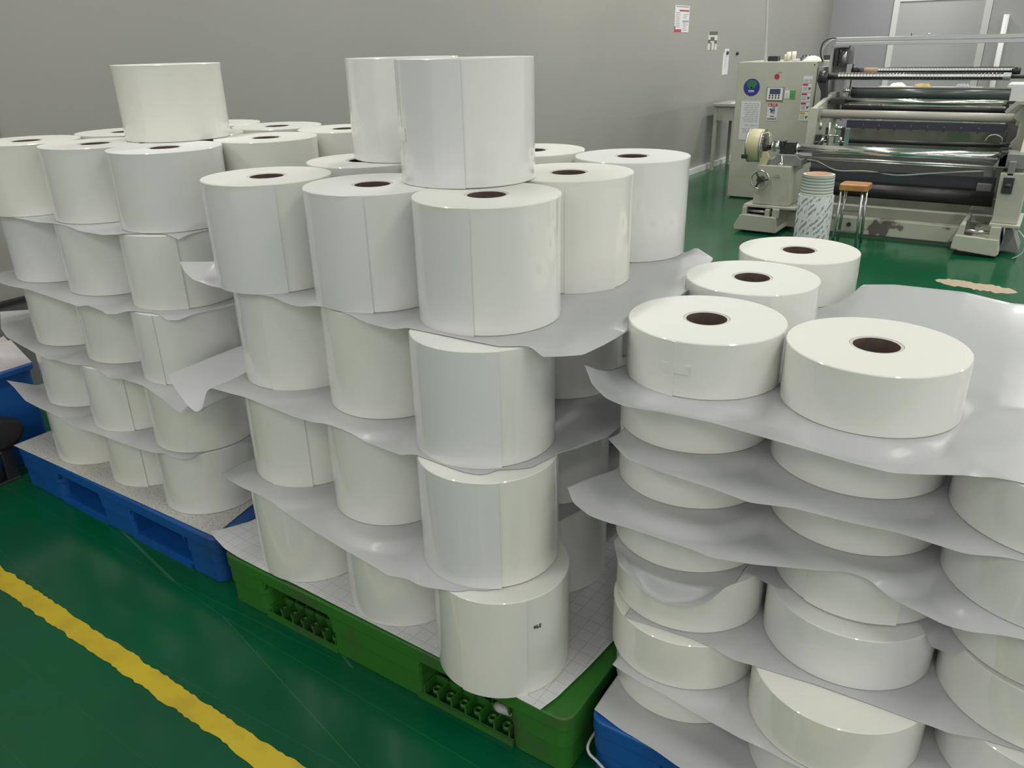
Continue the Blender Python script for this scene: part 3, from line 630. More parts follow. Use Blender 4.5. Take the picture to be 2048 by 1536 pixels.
def make_sheet(key, label, M, discs):
    z, front, right, back, left = SHEETS[key]
    # corners: FL = front[0], FR = front[-1], BR = right[-1], BL = back[-1] (back runs BR -> BL), left runs FL -> BL
    FL, FR, BR, BL = front[0], front[-1], right[-1], back[-1]
    NS, NT = 260, 130
    F = resample(front, NS); Rr = resample([FR] + right, NT, w_=1.6); B = resample([BR] + back, NS)[::-1]; Lf = resample([FL] + left + [BL], NT, w_=1.6)
    s = np.linspace(0, 1, NS)[None, :, None]; t = (np.linspace(0, 1, NT) ** 1.6)[:, None, None]
    t2 = t
    G = (1 - t) * F[None] + t * B[None] + (1 - s) * Lf[:, None] + s * Rr[:, None] - ((1 - s) * (1 - t) * F[0] + s * (1 - t) * F[-1] + (1 - s) * t * B[0] + s * t * B[-1])
    X, Y = G[..., 0], G[..., 1]
    # heights: the droop of each edge fades quickly towards the flat middle
    T1, S1 = t[..., 0], s[..., 0]; pw = 1.2 if key == 'G2' else 2.0
    fw = (1 - T1) ** pw; bw = np.clip((T1 - .72) / .28, 0, 1) ** 2; lw = (1 - S1) ** 3; rw = S1 ** 3
    fz, bz, lz, rz_ = F[None, :, 2], B[None, :, 2], Lf[:, None, 2], Rr[:, None, 2]
    D = fw * fz + bw * bz + lw * (lz - fw * Lf[0, 2] - bw * Lf[-1, 2]) + rw * (rz_ - fw * Rr[0, 2] - bw * Rr[-1, 2])
    # bending dies out inside the stack and where rolls press the sheet flat
    dr = np.full(X.shape, 9.0)
    for dx, dy, r in discs: dr = np.minimum(dr, np.hypot(X - dx, Y - dy) - r)
    m_ = np.clip(dr / (.014 if key == 'S3' else .04), 0, 1); m_ = m_ * m_ * (3 - 2 * m_)
    Z = z + D * m_ + .0006
    vs = np.stack([X, Y, Z], -1).reshape(-1, 3)
    idx = np.arange(NS * NT).reshape(NT, NS)
    fs = np.stack([idx[:-1, :-1], idx[:-1, 1:], idx[1:, 1:], idx[1:, :-1]], -1).reshape(-1, 4)
    me = bpy.data.meshes.new('film_sheet'); me.from_pydata(vs.tolist(), [], fs.tolist()); me.materials.append(M)
    me.polygons.foreach_set('use_smooth', [True] * len(me.polygons)); me.update()
    o = bpy.data.objects.new('film_sheet' if key[1] != '0' else 'base_sheet', me); C.objects.link(o)
    so = o.modifiers.new('thickness', 'SOLIDIFY'); so.thickness = .0006; so.offset = 1
    return tag(o, label, 'plastic sheet', 'plastic sheets between roll layers' if key[1] != '0' else 'sheets on the pallet decks')
SL = {'G3': 'clear film sheet under the top layer of tall rolls on the green pallet', 'G2': 'film sheet on the green pallet stack above its second layer, left corner folded over',
      'G1': 'film sheet on the green pallet stack just above its bottom layer', 'G0': 'ruled white card sheet lying on the green pallet deck',
      'L4': 'film sheet under the top full layer of the left-hand stack', 'L3': 'film sheet above the third layer of the left-hand stack', 'L2': 'film sheet above the second layer of the left-hand stack, left corner sticking out',
      'L1': 'lowest film sheet between rolls of the left-hand stack, above its bottom layer', 'L0': 'embossed white sheet lying on the left blue pallet deck',
      'S6': 'large shiny film sheet covering the right-hand stack, pointed corner curled up', 'S5': 'film sheet next below the large top one on the right-hand stack', 'S4': 'film sheet of the right-hand stack whose wide left corner sticks out furthest',
      'S3': 'film sheet drooping in a lobe at the middle of the right-hand stack', 'S2': 'film sheet above the second layer of the right-hand stack', 'S1': 'film sheet just above the bottom layer of the right-hand stack', 'S0': 'white sheet lying on the right blue pallet deck'}
for key in SHEETS:
    st, k = key[0], int(key[1])
    discs = [(x, y, r) for s_, kk, x, y, r, _ in ROLLS if s_ == st and kk in (k, k - 1)]
    make_sheet(key, SL[key], {'G0': M_grid, 'L0': M_mesh}.get(key, M_sheet), discs)

# ---------------- control cabinet ----------------
cab = empty('control_cabinet', (-2.195, 7.45, 0), 0, 'grey-cream control cabinet with display, round blue sticker and warning labels', 'control cabinet')
def part(mb, name, m, parent, bevel=0):   # geometry given in world coordinates, parented without moving it
    o = mb.build(name, m, None, bevel); root = parent; off = Vector((0, 0, 0))
    while root: off += root.location; root = root.parent
    o.data.transform(Matrix.Translation(-off)); o.parent = parent; return o
part(MB().box(-2.54, -1.85, 7.45, 8.2, .01, 1.196), 'cabinet_body', M_cream, cab, .006)
part(MB().box(-2.52, -1.87, 7.47, 8.18, 0, .012), 'plinth', M_dark, cab)
Y = 7.449
def face(name, x0, x1, z0, z1, m, parent=cab, d=.003, y=Y): return part(MB().box(x0, x1, y - d, y, z0, z1), name, m, parent)
stk = part(MB().lathe([(.0725, 0), (.0725, .003)], 40, (-2.398, 7.446, .985), 'y'), 'round_sticker', M_logob, cab)
q = [(.06 * math.sin(a), .062 * math.cos(a)) for a in [(-1.05 + 2.1 * i / 16) for i in range(17)]] + [(.025, -.006), (0, -.018), (-.025, -.006)]
part(MB().prism([(-2.398 + a, .985 + b) for a, b in q], 7.4445, 7.446, 'y'), 'green_leaf_emblem', M_logog, stk)
mb = MB().box(-2.402, -2.394, 7.4445, 7.446, .972, .99).box(-2.407, -2.389, 7.4445, 7.446, .980, .985)
for i in range(5): mb.box(-2.424 + i * .0105, -2.416 + i * .0105, 7.4445, 7.446, .952, .961)
mb.box(-2.426, -2.370, 7.4445, 7.446, .944, .947); part(mb, 'sticker_lettering', M_white, stk)
red = part(MB().lathe([(.023, 0), (.023, .002)], 24, (-2.182, 7.447, 1.075), 'y'), 'red_emblem', M_red, cab)
mb = MB(); [mb.box(-2.180 + i * .0085, -2.174 + i * .0085, 7.446, 7.4475, 1.106, 1.113) for i in range(5)]; part(mb, 'emblem_lettering', M_inkg, red)
pn = part(MB().box(-2.258, -2.106, 7.438, 7.449, .874, .99), 'display_panel', M_grey, cab, .003)
part(MB().box(-2.250, -2.114, 7.435, 7.438, .881, .983), 'panel_face', M_white, pn)
part(MB().box(-2.228, -2.134, 7.433, 7.4349, .930, .975), 'screen', M_screen, pn)
for i in range(4):
    for j in range(2): part(MB().box(-2.232 + i * .027, -2.219 + i * .027, 7.433, 7.4349, .893 + j * .019, .906 + j * .019), 'button', M_ink, pn)
lab = face('white_label', -2.098, -2.056, .895, .962, M_white); face('green_tag', -2.056, -2.006, .889, .962, M_tagg)
mb = MB(); [mb.box(-2.090, -2.068, 7.4448, 7.446, .905 + i * .014, .909 + i * .014) for i in range(3)]; part(mb, 'label_lettering', M_inkg, lab)
mb = MB(); [mb.box(-2.04, -2.024, 7.4448, 7.446, .905 + i * .022, .912 + i * .022) for i in range(2)]; part(mb, 'tag_marks', M_logog, cab)
# warning sign with red header, triangle, and a hand caught between two rollers
ws = face('warning_sign', -2.236, -2.146, .705, .857, M_paper)
part(MB().box(-2.232, -2.150, 7.4445, 7.446, .826, .853), 'red_header', M_red, ws)
mb = MB().prism([(-2.226, .831), (-2.208, .831), (-2.217, .848)], 7.4435, 7.4445, 'y')
for i in range(2):
    x = -2.197 + i * .019; mb.box(x, x + .015, 7.4435, 7.4445, .845, .848).box(x, x + .015, 7.4435, 7.4445, .837, .840).box(x + .006, x + .009, 7.4435, 7.4445, .831, .848).box(x, x + .015, 7.4435, 7.4445, .831, .834)
part(mb, 'header_lettering', M_white, ws)
mb = MB().prism([(-2.220, .806), (-2.212, .812), (-2.192, .799), (-2.168, .799), (-2.168, .790), (-2.190, .789), (-2.198, .772), (-2.206, .774), (-2.204, .790)], 7.4445, 7.446, 'y')
part(mb, 'hand_pictogram', M_ink, ws)
part(MB().lathe([(.015, 0), (.015, .0012)], 20, (-2.181, 7.4448, .813), 'y').lathe([(.015, 0), (.015, .0012)], 20, (-2.181, 7.4448, .778), 'y'), 'roller_pictogram', M_inkg, ws)
mb = MB(); [mb.box(-2.206 + i * .0095, -2.198 + i * .0095, 7.4445, 7.446, .738, .746) for i in range(4)]; [mb.box(-2.228 + i * .0095, -2.220 + i * .0095, 7.4445, 7.446, .716, .725) for i in range(7)]
mb.box(-2.158, -2.152, 7.4445, 7.446, .714, .734); part(mb, 'sign_lettering', M_ink, ws)
# paper notice
pa = face('paper_notice', -2.478, -2.300, .53, .868, M_paper)
mb = MB()
random.seed(3)
for i in range(17):
    z = .845 - i * .0155
    if i in (11, 13): continue
    x = -2.455 + random.random() * .02
    while x < -2.32:
        l = random.uniform(.01, .05); mb.box(x, min(x + l, -2.315), 7.4448, 7.446, z, z + .0035); x += l + .008
part(mb, 'notice_lines', M_inkg, pa)
# strip of five small warning labels along the right edge
for i, (c_, z1) in enumerate(((M_white, 1.08), (M_red, 1.02), (M_red, .943), (M_red, .866), (M_orange, .785))):
    x0 = -1.955 - .004 * i * 0; sl = face('hazard_label', -1.952, -1.872, z1 - .072 if i else z1 - .056, z1, M_paper if i < 4 else M_tape)
    if i: part(MB().box(-1.949, -1.905, 7.4445, 7.446, z1 - .018, z1 - .003), 'label_header', c_, sl)
    mb = MB(); [mb.box(-1.946, -1.908, 7.4445, 7.446, z1 - .030 - k * .009, z1 - .027 - k * .009) for k in range(4 if i else 3)]
    if not i: [mb.box(-1.90, -1.878, 7.4445, 7.446, z1 - .030 - k * .009, z1 - .027 - k * .009) for k in range(3)]
    part(mb, 'label_lines', M_inkg, sl)
    if i: part(MB().prism([(-1.900, z1 - .028), (-1.890, z1 - .036), (-1.878, z1 - .030), (-1.880, z1 - .040), (-1.889, z1 - .048), (-1.893, z1 - .058), (-1.898, z1 - .046)], 7.4445, 7.446, 'y'), 'pictogram', M_ink, sl)
part(MB().lathe([(.005, 0), (.005, .004)], 12, (-1.872, 7.446, 1.17), 'y'), 'screw', M_ink, cab)

# things standing on the cabinet
one('metal_pole', MB().cyl(.011, (-2.345, 7.60, 1.197), (-2.485, 7.60, 3.19), 16), M_white, 'thin upright steel conduit rising from the top of the control cabinet', 'pole')
one('small_box', MB().prism([(-2.335, 1.197), (-2.24, 1.197), (-2.245, 1.238), (-2.33, 1.238)], 7.62, 7.70, 'y'), M_blackp, 'small black box on top of the control cabinet beside the pole', 'box', bevel=.003)
for i, (x, y, h) in enumerate(((-2.165, 7.68, .075), (-2.125, 7.70, .078), (-2.20, 7.74, .055))):
    one('tape_roll', MB().lathe([(.011, 0), (.019, 0), (.019, h), (.011, h)], 24, (x, y, 1.197), closed=True), M_tape,
        ('cream tape roll on the cabinet top, left of the two tall ones', 'cream tape roll on the cabinet top, right of the two tall ones', 'short cream tape roll behind the tall ones on the cabinet')[i], 'tape roll', 'tape rolls on the cabinet')
random.seed(5)
def crumple(x0, x1, y0, y1, z, h, n=14, amp=.5, ramp=2.2):
    vs = []; fs = []
    for j in range(n + 1):
        for i in range(n + 1):
            e = min(i, n - i, j, n - j) / (n / 2); vs.append((x0 + (x1 - x0) * i / n + random.uniform(-.2, .2) * (x1 - x0) / n, y0 + (y1 - y0) * j / n, z + h * min(1, e * ramp) * (1 - amp + amp * random.random())))
    for j in range(n):
        for i in range(n): a = j * (n + 1) + i; fs.append((a, a + 1, a + n + 2, a + n + 1))
    k = len(vs); vs += [(x0, y0, z), (x1, y0, z), (x1, y1, z), (x0, y1, z)]; fs.append((k, k + 3, k + 2, k + 1))
    return MB().add(vs, fs, True)
one('dark_cloth', crumple(-2.09, -1.97, 7.72, 7.9, 1.197, .05), M_blackp, 'dark folded cloth lying on the control cabinet', 'cloth')
one('folded_cloth', crumple(-2.02, -1.88, 7.60, 7.72, 1.197, .042), M_tape, 'cream folded cloth lying at the right of the cabinet top', 'cloth')
one('paper_strip', MB().box(-2.10, -2.055, 7.56, 7.66, 1.197, 1.214), M_paper, 'short white packet near the front edge of the cabinet top', 'packet', bevel=.002)
one('black_module', MB().box(-1.93, -1.86, 7.95, 8.05, 1.197, 1.238), M_blackp, 'small black module at the back right of the cabinet top', 'box', bevel=.003)

# ---------------- slitting machine ----------------
mc = empty('slitting_machine', (-1.0, 6.8, 0), 0, 'large cream and steel slitting machine with long chrome rollers behind the stacks', 'machine')
def P(mb, name, m, bevel=0, parent=mc): return part(mb, name, m, parent, bevel)
XL, XR = -1.62, -.34
# left rear side frame
P(MB().prism([(7.48, 0), (8.25, 0), (8.25, 1.10), (7.75, 1.15), (7.48, 1.15)], -1.845, -1.80, 'x'), 'side_frame', M_beige)
P(MB().prism([(6.92, .12), (7.7, .12), (7.7, .95), (7.48, .95), (6.92, .862)], -1.72, -1.68, 'x').box(-1.735, -1.665, 6.90, 6.93, .12, .86), 'side_frame', M_cream, .003)
P(MB().prism([(6.9, .10), (7.9, .10), (7.9, .98), (7.2, .98), (6.9, .90)], -.265, -.225, 'x'), 'side_frame', M_cream, .004)
P(MB().prism([(6.2, .22), (6.75, .22), (6.85, .85), (6.75, 1.0), (6.55, 1.0), (6.5, .8), (6.2, .6)], -.20, -.15, 'x'), 'side_frame', M_cream, .004)
P(MB().prism([(-.31, .84), (-.25, .93), (-.05, .93), (-.05, .45), (-.285, .45), (-.29, .66), (-.25, .72), (-.245, .80)], 6.74, 6.78, 'y'), 'frame_plate', M_cream, .004)
P(MB().prism([(-.345, .86), (-.285, .925), (-.2, .925), (-.2, .95), (-.30, .95), (-.36, .88)], 6.7, 6.78, 'y'), 'frame_cap', M_beige, .003)
P(MB().box(-.36, -.20, 7.1, 7.14, .0, .90), 'inner_plate', M_grey)
# post with pneumatic cylinder carrying the top bar
po = P(MB().box(-1.765, -1.745, 7.5, 7.66, .72, 1.315).box(-1.62, -1.60, 7.5, 7.66, .72, 1.17).box(-1.765, -1.60, 7.62, 7.66, .72, 1.31), 'post', mat('post_grey', (.36, .36, .37), .4))
cy = P(MB().cyl(.021, (-1.668, 7.56, 1.175), (-1.668, 7.56, 1.285), 20), 'air_cylinder', M_alu)
part(MB().box(-1.70, -1.635, 7.53, 7.60, 1.155, 1.178).box(-1.70, -1.635, 7.53, 7.60, 1.282, 1.302).box(-1.735, -1.71, 7.53, 7.59, 1.16, 1.30), 'cylinder_bracket', M_dark, cy)
P(MB().box(-1.72, -.05, 7.44, 7.50, 1.316, 1.342).box(-1.72, -.05, 7.445, 7.495, 1.341, 1.349).box(-1.72, -.05, 7.44, 7.50, 1.348, 1.378), 'top_bar', M_alu, .002)
P(MB().tube([(-1.70, 7.5, 1.36), (-1.77, 7.48, 1.375), (-1.83, 7.47, 1.34), (-1.84, 7.47, 1.26), (-1.82, 7.5, 1.19)], .006), 'air_hose', M_dark)
P(MB().tube([(-1.70, 7.49, 1.36), (-1.76, 7.46, 1.36), (-1.81, 7.45, 1.31), (-1.825, 7.46, 1.25), (-1.80, 7.5, 1.17)], .005), 'air_hose', M_tube)
P(MB().tube([(-1.60, 7.44, 1.315), (-1.64, 7.44, 1.26), (-1.68, 7.47, 1.21), (-1.72, 7.5, 1.19)], .0045), 'air_hose', M_dark)
P(MB().lathe([(.009, 0), (.009, .022), (.012, .022), (.012, .028)], 12, (-1.16, 7.47, 1.378)).lathe([(.009, 0), (.009, .02)], 12, (-1.03, 7.47, 1.378)), 'bar_fitting', M_steel)
# air shafts with rows of square pads
sh = P(MB().cyl(.027, (-1.71, 7.3, 1.083), (-.40, 7.3, 1.083), 28), 'air_shaft', M_steel)
P(MB().cyl(.014, (-.40, 7.3, 1.083), (-.12, 7.3, 1.083), 16), 'shaft_end', M_dark)
def pads(x0, x1, y, z, r, n, parent):
    for a in (-2.0, -1.25, -.5):
        mb = MB()
        for i in range(n):
            x = x0 + (x1 - x0) * i / (n - 1); cy_, cz = y + r * math.cos(a - PI / 2 + PI / 2) * 0, 0
            yy = y + r * math.sin(a + PI) * -1; zz = z + r * math.cos(a + PI)
            yy = y - r * math.sin(-a); zz = z + r * math.cos(a)
            t_ = Vector((0, math.cos(a), math.sin(a))); nrm = Vector((0, math.sin(a), math.cos(a)))
            tan = Vector((0, nrm.z, -nrm.y)); c0 = Vector((x, y, z)) + nrm * r
            vs = [c0 + Vector((sx * .0098, 0, 0)) + tan * (sy * .009) + nrm * h for h in (-.004, .003) for sx, sy in ((-1, -1), (1, -1), (1, 1), (-1, 1))]
            mb.add(vs, [(0, 1, 2, 3), (4, 5, 6, 7), (0, 1, 5, 4), (1, 2, 6, 5), (2, 3, 7, 6), (3, 0, 4, 7)])
        part(mb, 'pad_row', M_white if a == -1.25 else M_dark, parent)
pads(-1.62, -.46, 7.3, 1.083, .027, 48, sh)
P(MB().lathe([(.03, -.02), (.05, -.015), (.052, .05), (.03, .06)], 28, (-1.77, 7.3, 1.075), 'x'), 'spindle_housing', M_blackp)
P(MB().prism([(-1.80, 1.06), (-1.715, 1.06), (-1.70, .93), (-1.715, .90), (-1.735, .90), (-1.755, .97)], 7.27, 7.33, 'y'), 'housing_arm', M_blackp, .006)
s2 = P(MB().cyl(.02, (-1.63, 7.62, 1.118), (-.36, 7.62, 1.118), 24), 'air_shaft', M_steel); pads(-1.38, -.42, 7.62, 1.118, .02, 44, s2)
P(MB().cyl(.023, (-1.60, 7.62, 1.118), (-1.55, 7.62, 1.118), 20), 'shaft_collar', M_black)
P(MB().cyl(.027, (-.42, 7.62, 1.112), (-.36, 7.62, 1.112), 20), 'shaft_collar', M_black)
P(MB().cyl(.0225, (-1.50, 7.62, 1.118), (-1.39, 7.62, 1.118), 20), 'paper_core', M_cardb)
# rollers
P(MB().cyl(.045, (-1.60, 7.72, .93), (-.40, 7.72, .93), 40), 'rubber_roller', mat('roller_slate', (.07, .085, .08), .3))
P(MB().box(-1.60, -.40, 7.70, 7.72, .975, .985), 'guide_edge', M_steel)
P(MB().cyl(.012, (-1.62, 7.5, .962), (-1.57, 7.5, .962), 16), 'roller_stub', M_chrome)
P(MB().box(-1.66, -1.545, 7.24, 7.5, .868, .914), 'bearing_block', M_blackp, .004)
P(MB().cyl(.023, (-1.56, 7.3, .893), (-.39, 7.3, .893), 32), 'chrome_roller', M_chrome)
P(MB().box(-.39, -.20, 7.28, 7.34, .86, .91), 'bearing_block', M_blackp, .006)
P(MB().cyl(.02, (-1.55, 7.22, .848), (-.36, 7.22, .848), 28), 'rubber_roller', M_black)
P(MB().cyl(.033, (-1.66, 7.0, .812), (-.27, 7.0, .812), 32), 'cross_tube', mat('tube_beige', (.40, .395, .34), .4))
P(MB().box(-1.68, -1.655, 6.96, 7.04, .765, .86).box(-.29, -.265, 6.96, 7.04, .765, .86), 'tube_flange', M_beige, .003)
db = MB().box(-1.45, -.34, 6.98, 7.06, .712, .768)
for i in range(8): db.box(-1.33 + i * .115, -1.315 + i * .115, 6.975, 7.0, .702, .714)
P(db, 'knife_beam', mat('knife_beam_blue', (.04, .04, .055), .35))
mb = MB(); [mb.lathe([(.004, 0), (.004, .004)], 8, (-1.32 + i * .115, 6.974, .738), 'y') for i in range(8)]; P(mb, 'beam_screws', M_steel)
P(MB().box(-1.46, -.32, 7.2, 7.22, .55, .72), 'back_panel', mat('panel_olive', (.17, .18, .15), .4, noise=((.10, .13, .09), 6, .45, .6)))
P(MB().cyl(.016, (-1.38, 6.82, .628), (-.34, 6.82, .638), 24).cyl(.007, (-.36, 6.82, .636), (-.26, 6.82, .636), 12), 'rubber_roller', M_black)
P(MB().box(-1.60, -.33, 6.62, 6.64, .44, .60), 'guard_panel', mat('guard_dark', (.10, .10, .10), .35))
P(MB().box(-1.60, -.33, 6.60, 6.66, .36, .44), 'lower_panel', mat('guard_slate', (.045, .05, .06), .35))
P(MB().box(-1.60, -.33, 6.90, 6.92, .10, .40), 'rear_panel', M_dark)
P(MB().cyl(.05, (-1.56, 6.45, .315), (-.30, 6.45, .315), 32), 'winding_drum', M_black)
# small linkages at the left end of the roller bed
lk = MB()
for a, b, r in (((-1.60, 6.85, .66), (-1.47, 6.85, .66), .006), ((-1.55, 6.86, .55), (-1.55, 6.86, .76), .007), ((-1.50, 6.86, .60), (-1.50, 6.86, .75), .006), ((-1.66, 6.86, .60), (-1.56, 6.86, .62), .006), ((-1.50, 6.85, .72), (-1.45, 6.85, .72), .014), ((-1.50, 6.85, .615), (-1.42, 6.85, .615), .006), ((-1.62, 6.85, .58), (-1.58, 6.85, .64), .012), ((-1.62, 6.86, .70), (-1.62, 6.86, .755), .009), ((-1.45, 6.85, .60), (-1.45, 6.85, .65), .01)): lk.cyl(r, a, b, 10)
P(lk, 'linkage_rods', M_steel)
lk = MB().box(-1.65, -1.61, 6.86, 6.92, .56, .66).box(-1.58, -1.56, 6.87, 6.9, .60, .72).box(-1.46, -1.44, 6.87, 6.92, .58, .72).lathe([(.02, 0), (.02, .02)], 16, (-1.60, 6.84, .60), 'y')
P(lk, 'linkage_block', M_dark, .002)
rk = MB().box(-.33, -.27, 6.6, 6.72, .58, .64).cyl(.012, (-.34, 6.6, .67), (-.28, 6.6, .68), 12).cyl(.01, (-.32, 6.62, .66), (-.32, 6.62, .76), 10)
P(rk, 'linkage_block', M_dark, .002)
P(MB().tube([(-.44, 6.7, .68), (-.42, 6.68, .715), (-.38, 6.68, .725), (-.34, 6.68, .705), (-.33, 6.68, .67)], .004), 'air_hose', M_tube)
# front unwinding stand: long chrome roller between left pedestal and right tower
fr = P(MB().cyl(.031, (-1.60, 6.2, .628), (-.31, 6.2, .628), 36), 'front_roller', M_chrome)
mb = MB(); [mb.box(-1.48 + i * .17, -1.41 + i * .17, 6.1665, 6.171, .632, .636) for i in range(7)]; part(mb, 'roller_dashes', M_dark, fr)  # row of short dark dashes along the roller front
part(MB().lathe([(.006, -.002), (.006, .002)], 12, (-.33, 6.17, .634), 'y'), 'roller_hole', M_ink, fr)
P(MB().cyl(.009, (-1.62, 6.17, .572), (-.28, 6.17, .572), 16), 'tie_rod', M_steel)
P(MB().cyl(.007, (-1.50, 6.50, .515), (-.33, 6.5, .515), 12), 'tie_rod', M_steel)
P(MB().tube([(-1.54, 6.25, .545), (-1.45, 6.2, .54), (-1.36, 6.2, .50), (-1.28, 6.2, .485), (-1.1, 6.22, .49), (-.9, 6.22, .475), (-.7, 6.22, .50), (-.5, 6.25, .52), (-.38, 6.3, .525)], .0045), 'air_hose', M_tube)
P(MB().tube([(-1.54, 6.26, .53), (-1.44, 6.2, .53), (-1.33, 6.2, .485), (-1.2, 6.2, .475), (-1.0, 6.22, .485), (-.85, 6.22, .47)], .004), 'air_hose', M_dark)
for b_ in ((-1.57, -1.53, 6.26, 6.3, .52, .56), (-.38, -.33, 6.28, 6.33, .49, .56), (-.42, -.33, 6.5, 6.55, .36, .41)): P(MB().box(*b_), 'junction_box', M_grey, .003)
# disc brake
dk = P(MB().lathe([(.04, -.055), (.118, -.05), (.121, -.042), (.121, .042), (.118, .05), (.04, .055)], 56, (-1.912, 6.2, .634), 'x'), 'brake_disc', M_yell)
part(MB().lathe([(.116, .048), (.124, .046), (.124, .056), (.112, .06)], 56, (-1.912, 6.2, .634), 'x', closed=True).lathe([(.116, -.060), (.124, -.056), (.124, -.046), (.116, -.05)], 56, (-1.912, 6.2, .634), 'x', closed=True), 'disc_rim', M_steel, dk)
mb = MB()
for i in range(30):
    a = 2 * PI * i / 30; c_, s_ = math.cos(a), math.sin(a); pts = []
    for xx in (.056, .066):
        for rr, da in ((.062, -.02), (.112, .06), (.112, .10), (.062, .02)):
            pts.append((-1.912 + xx, 6.2 + rr * math.cos(a + da), .634 + rr * math.sin(a + da)))
    mb.add(pts, [(0, 1, 2, 3), (7, 6, 5, 4), (0, 4, 5, 1), (1, 5, 6, 2), (2, 6, 7, 3), (3, 7, 4, 0)])
part(mb, 'cooling_fins', M_alu, dk)
part(MB().lathe([(.055, .05), (.055, .07), (.03, .08), (.03, .10)], 32, (-1.912, 6.2, .634), 'x'), 'disc_hub', M_dark, dk)
part(MB().box(-1.985, -1.94, 6.068, 6.078, .55, .58), 'dark_plate', M_dark, dk)
P(MB().prism([(-1.855, .60), (-1.81, .60), (-1.79, .56), (-1.81, .50), (-1.86, .49)], 6.12, 6.15, 'y').tube([(-1.86, 6.14, .72), (-1.83, 6.14, .735), (-1.80, 6.14, .72), (-1.80, 6.14, .65)], .006), 'caliper', M_yell)
ch = MB().cyl(.018, (-1.82, 6.2, .632), (-1.60, 6.2, .632), 20).cyl(.03, (-1.80, 6.2, .632), (-1.785, 6.2, .632), 24).cyl(.034, (-1.765, 6.2, .632), (-1.745, 6.2, .632), 24).cyl(.03, (-1.615, 6.2, .632), (-1.60, 6.2, .632), 24).box(-1.775, -1.76, 6.15, 6.17, .60, .68).cyl(.006, (-1.74, 6.15, .60), (-1.74, 6.15, .68), 8).cyl(.007, (-1.70, 6.14, .58), (-1.685, 6.12, .50), 8)
P(ch, 'safety_chuck', M_chrome)
P(MB().box(-1.74, -1.70, 6.16, 6.24, .64, .68).box(-1.69, -1.62, 6.17, 6.23, .59, .672).box(-1.73, -1.69, 6.17, 6.23, .58, .64).cyl(.022, (-1.735, 6.2, .632), (-1.65, 6.2, .632), 16), 'chuck_body', M_dark, .003)
P(MB().prism([(-1.86, .505), (-1.56, .505), (-1.56, .55), (-1.60, .585), (-1.74, .585), (-1.76, .55), (-1.84, .53)], 6.15, 6.45, 'y'), 'bearing_plinth', M_grey, .004)
P(MB().cyl(.016, (-1.72, 6.13, .515), (-1.68, 6.13, .515), 14), 'bolt_end', M_chrome)
pb = P(MB().prism([(-1.865, .505), (-1.615, .505), (-1.60, .215), (-1.875, .215)], 6.1, 6.5, 'y'), 'pedestal_box', M_cream, .004)
part(MB().prism([(-1.74, .425), (-1.68, .425), (-1.695, .447), (-1.725, .447)], 6.094, 6.0985, 'y'), 'ink_stamp_plate', M_beige, pb)
hw = P(MB().lathe([(.063, -.007), (.070, -.007), (.073, 0), (.070, .007), (.063, .007), (.06, 0)], 40, (-1.818, 6.05, .405), 'y', closed=True), 'handwheel', M_chrome)
mb = MB()
for a in (PI / 2 + .6, PI / 2 + .6 + 2 * PI / 3, PI / 2 + .6 + 4 * PI / 3): mb.cyl(.007, (-1.818, 6.05, .405), (-1.818 + .064 * math.cos(a), 6.05, .405 + .064 * math.sin(a)), 10)
mb.cyl(.022, (-1.818, 6.035, .405), (-1.818, 6.098, .405), 20).cyl(.009, (-1.79, 6.02, .405), (-1.79, 6.05, .405), 12); part(mb, 'spokes', M_dark, hw)
P(MB().box(-1.93, -1.54, 6.06, 6.56, .195, .213), 'slide_plate', M_cream, .003)
P(MB().prism([(-1.98, .02), (-1.985, .05), (-1.945, .13), (-1.92, .14), (-1.665, .135), (-1.645, .03), (-1.655, .018)], 6.03, 6.6, 'y'), 'foot_casting', M_cream, .005)
P(MB().box(-1.93, -1.90, 6.04, 6.58, .13, .196).box(-1.70, -1.65, 6.04, 6.58, .13, .196).box(-1.755, -1.72, 6.04, 6.10, .13, .19), 'slide_cheek', M_cream, .003)
P(MB().cyl(.012, (-1.90, 6.08, .165), (-1.70, 6.08, .165), 14), 'lead_screw', M_steel)
P(MB().box(-1.93, -1.70, 6.09, 6.56, .0, .14), 'foot_core', M_dark)
# right tower and foot
P(MB().prism([(-.275, .545), (-.12, .55), (-.12, .225), (-.265, .225)], 6.1, 6.5, 'y'), 'pedestal_box', M_cream, .004)
P(MB().prism([(-.33, .57), (-.12, .57), (-.12, .60), (-.16, .66), (-.27, .66), (-.30, .63)], 6.15, 6.4, 'y').box(-.24, -.20, 6.1, 6.15, .53, .62), 'bearing_plinth', M_grey, .004)
P(MB().cyl(.03, (-.32, 6.2, .628), (-.16, 6.2, .628), 20).box(-.30, -.26, 6.15, 6.25, .58, .67), 'chuck_body', M_dark)
P(MB().cyl(.014, (-.235, 6.085, .47), (-.20, 6.085, .47), 14).box(-.25, -.19, 6.085, 6.1, .42, .52).cyl(.017, (-.22, 6.08, .445), (-.22, 6.098, .445), 16), 'latch', M_dark)
P(MB().box(-.275, -.10, 6.06, 6.55, .205, .224), 'slide_plate', M_cream, .003)
P(MB().prism([(-.47, .035), (-.465, .11), (-.455, .135), (-.20, .125), (-.185, .03), (-.20, .015)], 6.03, 6.6, 'y'), 'foot_casting', M_creamworn, .005)
P(MB().prism([(-.455, .13), (-.44, .20), (-.425, .21), (-.41, .205), (-.41, .13)], 6.04, 6.5, 'y').box(-.26, -.20, 6.04, 6.58, .12, .206), 'slide_cheek', M_creamworn, .003)
P(MB().cyl(.012, (-.41, 6.08, .16), (-.26, 6.08, .16), 14), 'lead_screw', M_steel)
P(MB().box(-.44, -.22, 6.09, 6.56, 0, .125), 'foot_core', M_dark)
